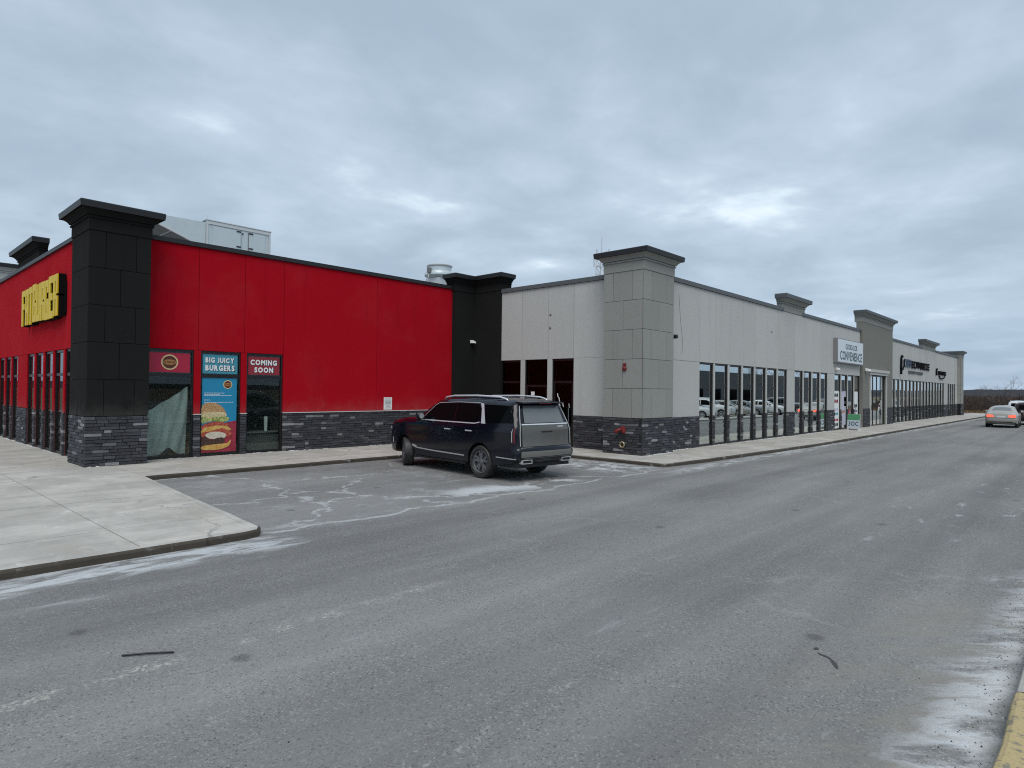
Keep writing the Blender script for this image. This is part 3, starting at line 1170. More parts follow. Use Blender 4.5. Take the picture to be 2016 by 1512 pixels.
principled('galvanised_sheet', (0.55, 0.6, 0.6), 0.4, 0.15, fn=f_galv)
principled('galvanised_edge', (0.62, 0.64, 0.64), 0.45, 0.4)
principled('galvanised_dark', (0.20, 0.20, 0.19), 0.5, 0.4)
principled('black_metal', (0.015, 0.015, 0.016), 0.45)
U = thing('rooftop_air_unit', (10.0, 23.5, 5.85), 'pale metal air unit with sloping intake hood on the red restaurant roof', 'air unit')
ux0, ux1, uy0, uy1, uz0, uz1 = 8.93, 11.28, 23.0, 24.9, 5.85, 8.03
MB().box(ux0 + .03, ux1 - .03, uy0 + .03, uy1, uz0, uz1 - .02).build('casing', 'galvanised_sheet', U)
e_ = MB()
for a in (ux0, ux1 - .07):
    e_.box(a, a + .07, uy0, uy0 + .05, uz0, uz1)
e_.box(ux0 + .07, ux1 - .07, uy0, uy0 + .05, uz1 - .12, uz1)
e_.box(ux0 - .02, ux1 + .02, uy0 - .02, uy1 + .02, uz1 + .003, uz1 + .03)
e_.build('edge_frame', 'galvanised_edge', U)
for a, b in ((ux0 + .22, 10.15), (10.27, 10.33), (10.44, ux1 - .22)):
    if b - a > .2:
        dr = MB().box(a, b, uy0 + .005, uy0 + .03, 6.3, uz1 - .17).build('access_door', 'galvanised_sheet', U)
        hx = b if a < 10 else a
        for z in (7.83, 7.28):
            s = -1 if a < 10 else 1
            MB().box(min(hx, hx + s * .16), max(hx, hx + s * .16), uy0 - .02, uy0 + .004, z - .02, z + .02).build('hinge', 'black_metal', dr)
MB().box(10.20, 10.24, uy0 - .01, uy0 + .035, 7.76, 7.80).build('latch', 'black_metal', U)
for xx in (10.155, 10.435):
    MB().box(xx - .006, xx + .006, uy0 + .0, uy0 + .032, 6.3, uz1 - .17).build('door_seam', 'galvanised_dark', U)
# sloping intake hood: wedge in x-z
pts = [(8.92, 7.95), (6.75, 7.90), (6.75, 7.87), (8.92, 7.07)]
hd = MB()
r0 = [(x, 23.03, z) for x, z in pts]
r1 = [(x, 24.85, z) for x, z in pts]
hd.rings([r0, r1])
ho = hd.build('intake_hood', 'galvanised_sheet', U, fixn=True)
st_ = MB()
for k in range(4):                                   # dark filter frames under the slope
    t0, t1 = k / 4 + .02, (k + 1) / 4 - .02
    a = (6.75 + (8.92 - 6.75) * t0, 7.87 + (7.07 - 7.87) * t0)
    b = (6.75 + (8.92 - 6.75) * t1, 7.87 + (7.07 - 7.87) * t1)
    st_.quadbox([(a[0], 23.1, a[1] - .03), (b[0], 23.1, b[1] - .03), (b[0], 24.8, b[1] - .03), (a[0], 24.8, a[1] - .03),
                 (a[0], 23.1, a[1] - .005), (b[0], 23.1, b[1] - .005), (b[0], 24.8, b[1] - .005), (a[0], 24.8, a[1] - .005)])
st_.build('hood_filter', 'galvanised_dark', U)
st_ = MB()
a, b = (6.75, 7.87), (8.92, 7.07)
st_.quadbox([(a[0], 22.99, a[1] - .06), (b[0], 22.99, b[1] - .06), (b[0], 23.06, b[1] - .06), (a[0], 23.06, a[1] - .06),
             (a[0], 22.99, a[1] + .02), (b[0], 22.99, b[1] + .02), (b[0], 23.06, b[1] + .02), (a[0], 23.06, a[1] + .02)])
st_.build('hood_edge', 'galvanised_edge', U)
MB().tube([(8.97, 23.05, 8.0), (8.97, 23.05, 8.22)], .008, 6).build('pin', 'galvanised_edge', U)

V = thing('exhaust_fan', (19.5, 22.6, 5.85), 'round galvanised exhaust fan on the roof behind the black inner corner', 'exhaust fan')
fo = (19.28, 22.6, 0)
MB().lathe([(0.56, 7.64), (0.66, 7.60), (0.70, 7.52), (0.70, 7.44), (0.60, 7.36), (0.45, 7.30)], fo, n=32).build('base_ring', 'galvanised_sheet', V, smooth=radians(40))
MB().lathe([(0.55, 7.60), (0.55, 7.86)], fo, n=32).build('drum', 'galvanised_sheet', V, smooth=radians(40))
MB().lathe([(0.585, 7.86), (0.60, 7.88), (0.60, 7.92), (0.56, 7.945), (0.2, 7.96), (0.02, 7.96)], fo, n=32).build('lid', 'galvanised_edge', V, smooth=radians(40))
MB().box(18.83, 19.73, 22.15, 23.05, 5.85, 7.31).build('curb', 'galvanised_edge', V)
MB().box(18.48, 18.64, 22.4, 22.55, 7.50, 7.72).build('switch_box', 'galvanised_dark', V)
MB().tube([(18.56, 22.47, 7.5), (18.50, 22.47, 7.3), (18.40, 22.47, 6.7)], .018, 6).build('conduit', 'galvanised_edge', V)

# radio mast far behind the roofs
K = 4.2
base = Vector((32.85 * K, 23.0 * K, 0))
T = thing('radio_mast', base, 'thin white lattice radio mast rising behind the grey corner pillar', 'mast')
principled('mast_white', (0.55, 0.57, 0.60), 0.5)
u_ = Vector((rt.x, rt.y, 0))
n_ = Vector((fw.x, fw.y, 0)).normalized()
zt_, zb_ = H + (10.75 - H) * K, 0
legs = [base + u_ * (1.35 * sx) + n_ * sy for sx, sy in ((-1, 0), (1, 0), (0, 1.6))]
for p in legs:
    MB().tube([(p.x, p.y, zb_), (p.x, p.y, zt_)], .13, 6).build('leg', 'mast_white', T)
br = MB()
z = 22.0
k = 0
while z < zt_:
    for i in range(3):
        a, b = legs[i], legs[(i + 1) % 3]
        br.tube([(a.x, a.y, z), (b.x, b.y, z)], .08, 5)
        br.tube([(a.x, a.y, z), (b.x, b.y, min(z + 2.2, zt_))], .06, 5)
    z += 2.2
br.build('bracing', 'mast_white', T)
for sx, zz_ in ((-1.9, 36.0), (-1.2, 38.5), (1.4, 38.0), (2.0, 38.6), (-1.9, 31.0), (1.7, 33.5), (0.5, 29.0)):
    p = base + u_ * sx
    MB().tube([(p.x, p.y, zz_ - 1.0), (p.x, p.y, zz_ + 1.2)], .17, 6).build('antenna', 'mast_white', T)
p = base + u_ * 0.1
MB().tube([(p.x, p.y, zt_ - 1), (p.x, p.y, H + (11.85 - H) * K)], .09, 5).build('whip_antenna', 'mast_white', T)
MB().lathe([(0.02, -.1), (.5, .1), (.55, .25)], (legs[1].x - 1, legs[1].y - 1, 31.0), axis='y', n=14).build('dish', 'black_metal', T)

# ------------------------------------------------------------------ wall fittings
principled('red_paint', (0.17, 0.012, 0.013), 0.6)
principled('white_plastic', (0.75, 0.75, 0.74), 0.4)
principled('brass', (0.45, 0.38, 0.24), 0.35, 0.8)
FX = FR('x', 17.9)
o = thing('fire_alarm_bell', (17.85, 11.55, 2.92), 'red round fire alarm bell high on the taupe corner pillar', 'alarm bell')
MB().lathe([(.03, 0), (.075, 0), (.08, -.025), (.065, -.05), (.03, -.065), (.01, -.07)], (17.89, 11.55, 2.93), axis='x', n=24).build('gong', 'red_paint', o, smooth=radians(50))
MB().box(17.84, 17.90, 11.50, 11.60, 3.02, 3.10).build('striker_box', 'red_paint', o)
o = thing('fire_hose_inlet', (17.75, 11.56, 0.9), 'red twin fire hose inlet on the stone base of the taupe corner pillar', 'hose inlet')
mb = MB()
mb.lathe([(.10, 0), (.10, -.04), (.06, -.05), (.06, -.12)], (17.87, 11.57, .93), axis='x', n=20)
mb.tube([(17.80, 11.57, .93), (17.74, 11.46, .90), (17.68, 11.43, .86)], [.045, .05, .055], 14)
mb.tube([(17.80, 11.57, .93), (17.74, 11.68, .90), (17.68, 11.71, .86)], [.045, .05, .055], 14)
mb.build('siamese_body', 'red_paint', o, smooth=radians(40))
for yy in (11.425, 11.715):
    MB().lathe([(.06, 0), (.06, -.05), (.025, -.06), (.025, -.08)], (17.69, yy, .855), axis='x', n=16).build('inlet_cap', 'red_paint', o)
o = thing('drain_pipe_outlet', (17.8, 11.57, .42), 'pale metal pipe outlet ring low on the stone of the taupe pillar', 'pipe outlet')
mb = MB()
R0, R1 = .085, .03
rings = []
for i in range(20):
    a = 2 * pi * i / 20
    rings.append([(17.80 + R1 * sin(b) , 11.57 + (R0 + R1 * cos(b)) * cos(a), .42 + (R0 + R1 * cos(b)) * sin(a)) for b in (2 * pi * k / 8 for k in range(8))])
rings.append(rings[0])
mb.rings(rings, cap=(False, False))
mb.build('ring', 'brass', o, smooth=True)
MB().tube([(17.9, 11.57, .42), (17.79, 11.57, .42)], .06, 12).build('pipe', 'black_metal', o)


def wall_lamp(fr, u, z, label, s=1.0):
    o = thing('wall_lamp', fr.p(u, z, 0), label, 'wall lamp')
    fr.box(MB(), u - .07 * s, u + .07 * s, z - .05 * s, z + .09 * s, 0, .05).build('back_plate', 'white_plastic', o)
    a = [fr.p(u - .13 * s, z - .07 * s, .05), fr.p(u + .13 * s, z - .07 * s, .05), fr.p(u + .13 * s, z - .07 * s, .26 * s), fr.p(u - .13 * s, z - .07 * s, .26 * s)]
    b = [fr.p(u - .11 * s, z + .09 * s, .05), fr.p(u + .11 * s, z + .09 * s, .05), fr.p(u + .10 * s, z + .03 * s, .22 * s), fr.p(u - .10 * s, z + .03 * s, .22 * s)]
    MB().quadbox(a + b).build('lamp_head', 'white_plastic', o)


wall_lamp(FR('y', 19.37), 18.30, 4.18, 'small white round lamp on the black inner corner wall', 0.8)
wall_lamp(FD, 39.2, 3.62, 'small pale lamp at the lower left of the white shop sign', 1.0)
wall_lamp(FP, 44.75, 3.72, 'small white lamp beside the entrance of the tall taupe pillar', 1.2)
o = thing('security_camera', (19.9, 10.9, 4.1), 'black security camera on the right edge of the taupe corner pillar', 'camera')
MB().box(19.86, 19.90, 11.02, 11.12, 4.04, 4.16).build('bracket', 'black_metal', o)
MB().tube([(19.90, 11.07, 4.12), (20.0, 10.98, 4.10)], .025, 8).build('arm', 'black_metal', o)
MB().lathe([(.01, -.16), (.07, -.15), (.075, .1), (.06, .12), (.01, .12)], (20.02, 10.95, 4.10), axis='y', n=14).build('housing', 'black_metal', o)
cr = MB()
cpts = [(20.9, 5.0), (20.95, 4.7), (21.05, 4.3), (21.1, 3.95), (21.08, 3.7), (20.98, 3.55)]
cr.tube([FD.p(u, z, .034) for u, z in [(20.8, 5.7)] + cpts], .006, 5)
o = cr.build('wall_cable', 'galvanised_dark')
tag(o, 'thin dark cable hanging loose on the pale wall right of the taupe corner pillar', 'cable')
for (fr, u, z, lab) in ((FC, 15.30, 5.05, 'upper rusty bolt hole plate on the pale short wall'), (FC, 15.31, 4.55, 'lower rusty bolt hole plate on the pale short wall'),
                        (FD, 29.6, 5.0, 'small dark bolt plate high on the long pale wall')):
    m_ = MB()
    pp = fr.p(u, z, .03)
    ax = 'x' if fr.k == 'x' else 'y'
    m_.lathe([(.05, 0), (.05, -.012), (.02, -.03), (.005, -.03)], pp, axis=ax, n=12)
    tag(m_.build('bolt_plate', 'galvanised_dark'), lab, 'bolt plate')

# ------------------------------------------------------------------ signs
def f_yel(g):
    n = g.noise(g.pos(), 2.0, 3, 0.5)
    return dict(color=g.mix(n, (0.60, 0.42, 0.008), (0.70, 0.50, 0.012)), rough=0.4)


principled('sign_yellow', (0.72, 0.52, 0.02), 0.4, spec=0.15, fn=f_yel)
principled('sign_black', (0.006, 0.006, 0.006), 0.9, spec=0.1)
sg = thing('letter_sign', (4.6, 24.3, 4.15), 'yellow block letter sign with black sides on the red front wall', 'sign')
SB0, SB1 = 27.3, 22.25
place = lambda dd: (lambda u, v, w: (4.72 - dd - w, -u, v))
back = []
S_, T_ = .385, .17          # stroke width and bar height of a unit letter cell
BLK = {
    'F': [(0, S_, 0, 1), (S_, 1, 1 - T_, 1), (S_, .85, .46, .46 + T_)],
    'A': [(0, S_, 0, 1), (1 - S_, 1, 0, 1), (S_, 1 - S_, 1 - T_, 1), (S_, 1 - S_, .34, .34 + T_)],
    'T': [(0, 1, 1 - T_, 1), (.5 - S_ / 2, .5 + S_ / 2, 0, 1 - T_)],
    'B': [(0, S_, 0, 1), (1 - S_, .94, .56, 1), (1 - S_, 1, 0, .50), (S_, 1 - S_, 1 - T_, 1), (S_, 1 - S_, .42, .42 + T_), (S_, 1 - S_, 0, T_)],
    'U': [(0, S_, 0, 1), (1 - S_, 1, 0, 1), (S_, 1 - S_, 0, T_)],
    'R': [(0, S_, 0, 1), (1 - S_, 1, .53, 1), (1 - S_, 1, 0, .47), (S_, 1 - S_, 1 - T_, 1), (S_, 1 - S_, .40, .40 + T_)],
    'G': [(0, S_, 0, 1), (1 - S_, 1, 0, .52), (1 - S_, 1, .68, 1), (S_, 1 - S_, 1 - T_, 1), (S_, 1 - S_, 0, T_), (.52, 1 - S_, .36, .52)],
    'E': [(0, S_, 0, 1), (S_, 1, 1 - T_, 1), (S_, .9, .42, .42 + T_), (S_, 1, 0, T_)],
}
word = 'FATBURGER'
ya, yb, za, zb = SB0, SB1, 4.19, 5.40
cell = (ya - yb) / len(word)
jig = random.Random(4)
for i, ch in enumerate(word):
    y0 = ya - i * cell                      # reading direction runs towards -Y
    w_ = cell * .93
    dz0, dz1 = jig.uniform(-.03, .03), jig.uniform(-.03, .05)
    face, shell = MB(), MB()
    for (u0, u1, v0, v1) in BLK[ch]:
        Z = lambda v: (za + dz0) + v * (zb + dz1 - za - dz0)
        face.box(4.49, 4.52, y0 - u1 * w_, y0 - u0 * w_, Z(v0), Z(v1))
        shell.box(4.522, 4.70, y0 - u1 * w_ - .006, y0 - u0 * w_ + .006, Z(v0) - .008, Z(v1) + .008)
    lt = face.build('letter', 'sign_yellow', sg)
    shell.build('letter_return', 'sign_black', lt)
MB().box(4.665, 4.718, yb - .03, ya + .03, 4.3, 5.2).build('backing', 'sign_black', sg)

# white convenience sign
cs = thing('shop_sign', (41.8, 11.0, 4.0), 'white box sign with dark lettering above the convenience shop door', 'sign')
principled('sign_white', (0.62, 0.68, 0.72), 0.35)
principled('sign_edge', (0.26, 0.25, 0.26), 0.4, 0.3)
principled('sign_ink', (0.02, 0.06, 0.075), 0.5)
FD.box(MB(), 38.75, 43.95, 3.97, 5.36, 0.03, 0.27).build('cabinet', 'sign_edge', cs)
FD.box(MB(), 38.80, 43.90, 4.02, 5.31, 0.27, 0.277).build('face', 'sign_white', cs)
pl = lambda u, v, w: FD.p(u, v, 0.278 + w)
letters('GOOD-LUCK', 40.25, 42.65, 4.78, 5.10, pl, 0.004, ['sign_ink'], cs, bold=0.005, gap=0.04)
letters('CONVENIENCE', 39.2, 43.65, 4.14, 4.66, pl, 0.004, ['sign_ink'], cs, bold=0.016, gap=0.09)
# serifs of the big line
# clinic signs farther along: the photograph shows dark strokes too small to read
ks = thing('clinic_sign', (60, 11.1, 4.4), 'dark raised lettering with a tall curved emblem on the far pale wall', 'sign')
principled('sign_navy', (0.012, 0.03, 0.07), 0.4)
principled('sign_grey', (0.10, 0.105, 0.105), 0.5)
rr_ = random.Random(21)


def strokes(root, u0, u1, z0, z1, n, m, d=0.14, name='letter', gapf=0.16):
    w = (u1 - u0) / n
    for i in range(n):
        a, b = u0 + i * w, u0 + (i + 1 - gapf) * w
        mb = MB()
        t = (b - a) * 0.28
        FD.box(mb, a, a + t, z0, z1, 0.04, d)
        k = rr_.random()
        th = (z1 - z0) * 0.2
        FD.box(mb, a + t, b, z1 - th, z1, 0.04, d - .003)
        if k < 0.7:
            FD.box(mb, a + t, b, z0, z0 + th, 0.04, d - .003)
        if k > 0.25:
            FD.box(mb, a + t, b - .02, (z0 + z1) / 2 - th / 2, (z0 + z1) / 2 + th / 2, 0.04, d - .006)
        if k > 0.5:
            FD.box(mb, b - t, b, z0 + th, z1 - th, 0.04, d - .009)
        mb.build(name, m, root)


strokes(ks, 56.3, 58.7, 4.36, 4.94, 3, 'sign_navy', d=.11)
strokes(ks, 58.85, 66.0, 4.32, 4.88, 9, 'sign_black', d=.11)
strokes(ks, 57.8, 63.3, 3.86, 4.08, 15, 'sign_grey', d=0.09, name='small_letter')
em = MB()
em.tube([FD.p(u, z, .12) for u, z in ((55.0, 3.72), (55.0, 4.3), (55.05, 4.9), (55.25, 5.12), (55.45, 5.06))], .075, 6)
em.tube([FD.p(u, z, .12) for u, z in ((55.9, 4.86), (55.9, 4.4), (55.5, 4.05))], .045, 6)
em.build('emblem', 'sign_black', ks)
k2 = thing('clinic_sign', (71, 11.1, 4.0), 'smaller dark raised sign with swoosh near the far end of the pale wall', 'sign')
strokes(k2, 70.1, 74.0, 4.06, 4.42, 6, 'sign_black')
em = MB()
em.tube([FD.p(u, z, .12) for u, z in ((69.0, 3.98), (68.95, 4.3), (69.05, 4.55), (69.3, 4.6))], .07, 6)
em.tube([FD.p(u, z, .10) for u, z in ((70.4, 3.98), (70.6, 3.80), (71.6, 3.74), (72.8, 3.82), (73.2, 3.98))], .05, 6)
em.build('emblem', 'sign_black', k2)

# white notice on the red wall
nt = thing('wall_notice', (14.24, 19.55, 1.37), 'white printed notice on the red wall above the stone', 'notice')
FA.box(MB(), 14.06, 14.43, 1.40, 1.86, 0.031, 0.040).build('board', 'white_plastic', nt)
principled('ink_dark', (0.03, 0.035, 0.04), 0.6)
principled('ink_green', (0.03, 0.14, 0.11), 0.6)
FA.box(MB(), 14.10, 14.39, 1.71, 1.735, 0.040, 0.042).build('green_line', 'ink_green', nt)
ln = MB()
for z, a, b in ((1.79, 14.11, 14.38), (1.655, 14.12, 14.38), (1.61, 14.10, 14.37), (1.565, 14.12, 14.36), (1.52, 14.17, 14.33), (1.455, 14.12, 14.38)):
    FA.box(ln, a, b, z, z + .014, 0.040, 0.042)
ln.build('printed_lines', 'ink_dark', nt)

# ------------------------------------------------------------------ window posters (just behind the panes)
principled('poster_red', (0.42, 0.010, 0.045), 0.5)
principled('poster_dull_red', (0.27, 0.018, 0.030), 0.5)
principled('poster_teal', (0.05, 0.28, 0.38), 0.5)
principled('poster_blue', (0.010, 0.235, 0.42), 0.5)
principled('poster_white', (0.78, 0.80, 0.80), 0.5)
principled('poster_cream', (0.72, 0.55, 0.28), 0.5)
principled('poster_brown', (0.10, 0.022, 0.010), 0.5)
principled('poster_tan', (0.42, 0.19, 0.06), 0.5)
PD = -0.044


def flat(fr, pts, d, m, parent, name, t=0.0015):
    """A print: thin sheet polygon (u, z) d metres before the wall plane."""
    mb = MB()
    mb.rings([[fr.p(u, z, d) for u, z in pts], [fr.p(u, z, d + t) for u, z in pts]])
    return mb.build(name, m, parent, fixn=True)


def ell(cu, cz, a, b, n=28, a0=0.0, a1=2 * pi):
    return [(cu + a * cos(a0 + (a1 - a0) * i / n), cz + b * sin(a0 + (a1 - a0) * i / n)) for i in range(n + (0 if a1 - a0 > 6.28 else 1))]


def logo(fr, cu, cz, r, d, parent):
    flat(fr, ell(cu, cz, r * 1.04, r), d, 'poster_cream', parent, 'badge_rim')
    flat(fr, ell(cu, cz, r * 0.86, r * 0.82), d + .003, 'poster_brown', parent, 'badge_disc')
    flat(fr, ell(cu, cz, r * 0.80, r * 0.36), d + .006, 'poster_tan', parent, 'badge_band')
    letters('FATBURGER', cu - r * .68, cu + r * .68, cz - r * .14, cz + r * .14, lambda u, v, w: fr.p(u, v, d + .009 + w), .001, ['poster_brown'], parent, bold=0.01, name='badge_lettering', joined='badge_lettering')


def poster(label, u0, u1, z0, z1, m, name='window_poster', d=PD):
    o = thing(name, FA.p((u0 + u1) / 2, z0, d), label, 'poster')
    flat(FA, [(u0, z0), (u1, z0), (u1, z1), (u0, z1)], d, m, o, 'sheet')
    return o


q = poster('red poster with round burger badge over the left restaurant window', 6.09, 7.22, 2.58, 3.14, 'poster_red')
logo(FA, 6.665, 2.87, .22, PD + .003, q)
q = poster('teal poster with white burger slogan above the blue poster', 7.58, 8.62, 2.575, 3.15, 'poster_teal')
pp = lambda u, v, w: FA.p(u, v, PD + .004 + w)
pk = lambda u, v, w: FA.p(u, v, PD + .002 + w)
for tx, a, b, z0, z1 in (('BIG JUICY', 7.66, 8.52, 2.90, 3.06), ('BURGERS', 7.66, 8.53, 2.66, 2.83)):
    letters(tx, a - .012 + .016, b + .012 + .016, z0 - .024, z1 + .002, pk, .0005, ['ink_dark'], q, bold=0.075, gap=0.10, joined='letter_shadow')
    letters(tx, a, b, z0, z1, pp, .0005, ['poster_white'], q, bold=0.05, gap=0.14)
q = poster('dull red poster with white coming soon lettering on the right window', 8.96, 9.99, 2.575, 3.15, 'poster_dull_red')
for tx, a, b, z0, z1 in (('COMING', 9.03, 9.90, 2.88, 3.05), ('SOON', 9.16, 9.78, 2.645, 2.815)):
    letters(tx, a - .012 + .014, b + .012 + .014, z0 - .022, z1 + .002, pk, .0005, ['ink_dark'], q, bold=0.075, gap=0.10, joined='letter_shadow')
    letters(tx, a, b, z0, z1, pp, .0005, ['poster_white'], q, bold=0.05, gap=0.14)
# tall burger poster
q = poster('tall blue poster with a big layered burger in the middle window', 7.575, 8.61, 0.20, 2.44, 'poster_blue')
D1 = PD + .003


def blob(pts, k=3):
    """smooth closed outline through points (Catmull-Rom)"""
    out = []
    n = len(pts)
    for i in range(n):
        p0, p1, p2, p3 = (Vector(pts[(i + j - 1) % n]) for j in range(4))
        for s in range(k):
            t = s / k
            v = 0.5 * ((2 * p1) + (-p0 + p2) * t + (2 * p0 - 5 * p1 + 4 * p2 - p3) * t * t + (-p0 + 3 * p1 - 3 * p2 + p3) * t ** 3)
            out.append((v.x, v.y))
    return out


def f_food(a, b, scale=18):
    def fn(g):
        n = g.noise(g.pos(), scale, 5, 0.7)
        return dict(color=g.mix(g.ss(0.35, 0.65, n), a, b), rough=0.5)
    return fn


principled('print_red', (0.30, 0.02, 0.04), 0.5, fn=f_food((0.26, 0.015, 0.03), (0.36, 0.03, 0.06), 6))
principled('print_bun', (0.5, 0.3, 0.1), 0.5, fn=f_food((0.30, 0.10, 0.03), (0.60, 0.42, 0.20), 22))
principled('print_crumb', (0.6, 0.5, 0.3), 0.5, fn=f_food((0.48, 0.36, 0.17), (0.68, 0.60, 0.38)))
principled('print_lettuce', (0.3, 0.35, 0.06), 0.5, fn=f_food((0.14, 0.20, 0.03), (0.55, 0.56, 0.22)))
principled('print_tomato', (0.4, 0.05, 0.03), 0.5, fn=f_food((0.28, 0.02, 0.02), (0.50, 0.13, 0.07)))
principled('print_cheese', (0.6, 0.35, 0.06), 0.5, fn=f_food((0.50, 0.25, 0.05), (0.66, 0.45, 0.13), 9))
principled('print_patty', (0.04, 0.02, 0.015), 0.5, fn=f_food((0.012, 0.008, 0.007), (0.11, 0.05, 0.035), 26))
principled('print_onion', (0.6, 0.55, 0.45), 0.5, fn=f_food((0.50, 0.44, 0.32), (0.68, 0.64, 0.54)))
flat(FA, [(7.575, .20), (8.61, .20), (8.61, 1.14), (8.35, 1.10), (8.0, .95), (7.575, .9)], D1, 'print_red', q, 'print_backdrop')
flat(FA, blob([(7.59, 1.62), (7.85, 1.70), (8.10, 1.63), (8.26, 1.45), (8.28, 1.28), (7.9, 1.22), (7.59, 1.26)]), D1 + .002, 'print_bun', q, 'print_bun_top')
flat(FA, blob([(7.59, 1.40), (7.9, 1.42), (8.24, 1.40), (8.29, 1.26), (7.95, 1.20), (7.59, 1.24)]), D1 + .004, 'print_crumb', q, 'print_bun_cut')
flat(FA, blob([(7.59, 1.28), (7.8, 1.24), (8.05, 1.27), (8.36, 1.25), (8.34, 1.13), (8.1, 1.12), (7.85, 1.14), (7.59, 1.08)]), D1 + .006, 'print_lettuce', q, 'print_lettuce')
flat(FA, blob([(7.59, 1.02), (7.9, 1.12), (8.2, 1.10), (8.38, 1.02), (8.2, .93), (7.9, .95), (7.59, .90)]), D1 + .008, 'print_tomato', q, 'print_tomato')
flat(FA, blob([(7.59, .90), (7.9, 1.0), (8.30, .98), (8.45, .86), (8.2, .84), (7.9, .80), (7.59, .75)]), D1 + .010, 'print_cheese', q, 'print_cheese')
flat(FA, blob([(7.59, .80), (7.85, .84), (8.15, .92), (8.40, .82), (8.46, .70), (8.2, .62), (7.9, .70), (7.59, .68)]), D1 + .012, 'print_tomato', q, 'print_bacon')
flat(FA, blob([(7.70, .76), (7.9, .82), (8.15, .80), (8.3, .72), (8.2, .60), (7.9, .60), (7.72, .66)]), D1 + .014, 'print_onion', q, 'print_onion')
flat(FA, blob([(7.59, .66), (7.74, .66), (7.86, .56), (8.0, .62), (8.18, .64), (8.26, .54), (8.10, .42), (7.85, .44), (7.59, .40)]), D1 + .016, 'print_patty', q, 'print_patty')
flat(FA, blob([(7.59, .40), (7.9, .44), (8.3, .46), (8.44, .56), (8.40, .40), (8.2, .30), (7.9, .27), (7.59, .30)]), D1 + .018, 'print_cheese', q, 'print_bun_base')
tl = MB()
for z, a, b in ((1.98, 7.64, 8.24), (1.94, 7.64, 8.10), (1.905, 7.64, 8.46), (1.77, 7.64, 7.82), (1.70, 7.64, 8.50)):
    x = a
    while x < b:
        w = rr_.uniform(.03, .07)
        FA.box(tl, x, min(x + w, b), z, z + .014, D1, D1 + .001)
        x += w + .012
tl.build('printed_lines', 'poster_white', q)
logo(FA, 8.33, 2.25, .13, D1, q)

# draped sheet behind the left window
ds = thing('plastic_sheet', (6.65, 19.9, .12), 'pale green plastic sheet draped behind the left restaurant window', 'plastic sheet')


def f_sheet(g):
    n = g.noise(g.vmul(g.pos(), (3, 3, .8)), 2.0, 4, 0.6)
    return dict(color=g.mix(n, (0.48, 0.50, 0.49), (0.66, 0.67, 0.66)), rough=0.35)


principled('plastic_film', (0.45, 0.55, 0.5), 0.35, fn=f_sheet)
mb = MB()
NU, NV = 40, 36
for j in range(NV + 1):
    for i in range(NU + 1):
        s, t = i / NU, j / NV
        u = 6.06 + s * 1.17
        top = 1.50 + max(0, s - .15) * 0.80
        bot = 0.19 + 0.20 * (0.5 + 0.5 * cos(pi * max(-1, min(1, (s - .58) / .26))))
        z = bot + (top - bot) * t
        fold = .05 * sin(9 * s + 5 * t) * (0.4 + t) + .03 * sin(23 * s - 7 * t)
        mb.v.append((u, 19.78 + fold * .8 + .18 * (1 - t) * s, z))
for j in range(NV):
    for i in range(NU):
        k = j * (NU + 1) + i
        mb.f.append((k, k + 1, k + NU + 2, k + NU + 1))
        mb.m.append(0)
mb.build('film', 'plastic_film', ds, smooth=True)
ct = thing('cardboard_box', (7.0, 20.2, .12), 'brown cardboard carton behind the draped sheet in the left window', 'box')
principled('cardboard', (0.36, 0.20, 0.09), 0.8)
MB().box(7.0, 7.5, 20.15, 20.55, .12, .58).build('carton', 'cardboard', ct)
fl = MB()
fl.quadbox([(7.0, 20.13, .56), (7.5, 20.13, .56), (7.5, 20.15, .58), (7.0, 20.15, .58), (6.98, 20.04, .76), (7.5, 20.04, .76), (7.5, 20.06, .77), (6.98, 20.06, .77)])
fl.build('flap', 'cardboard', ct)
cn = thing('paper_cup', (9.86, 19.95, 1.0), 'pale tall cup standing behind the right restaurant window', 'cup')
MB().lathe([(.05, .75), (.062, 1.22), (.058, 1.22), (.045, .78)], (9.78, 20.1, 0), n=18).build('cup_body', 'white_plastic', cn, smooth=radians(40))
ctb = thing('counter', (9.4, 20.6, .12), 'grey low counter behind the right restaurant window', 'counter')
MB().box(8.9, 10.5, 20.02, 20.6, .70, .75).build('counter_top', 'interior_floor', ctb)
MB().box(8.95, 10.45, 20.12, 20.55, .12, .70).build('counter_base', 'interior_wall', ctb)

# convenience shop window stickers
def front_poster(label, u0, u1, z0, z1, m, marks, seed):
    o = thing('window_poster', FD.p((u0 + u1) / 2, z0, -.09), label, 'poster')
    flat(FD, [(u0, z0), (u1, z0), (u1, z1), (u0, z1)], -.044, m, o, 'sheet')
    r = random.Random(seed)
    for (za, zb, mm) in marks:
        n = r.randint(2, 3)
        for i in range(n):
            a = u0 + .12 + (u1 - u0 - .24) * i / n
            b = u0 + .12 + (u1 - u0 - .24) * (i + .75) / n
            flat(FD, blob([(a, za), (b, za + .03), (b, zb), (a + .02, zb - .02)], 2), -.041, mm, o, 'printed_mark')
    return o


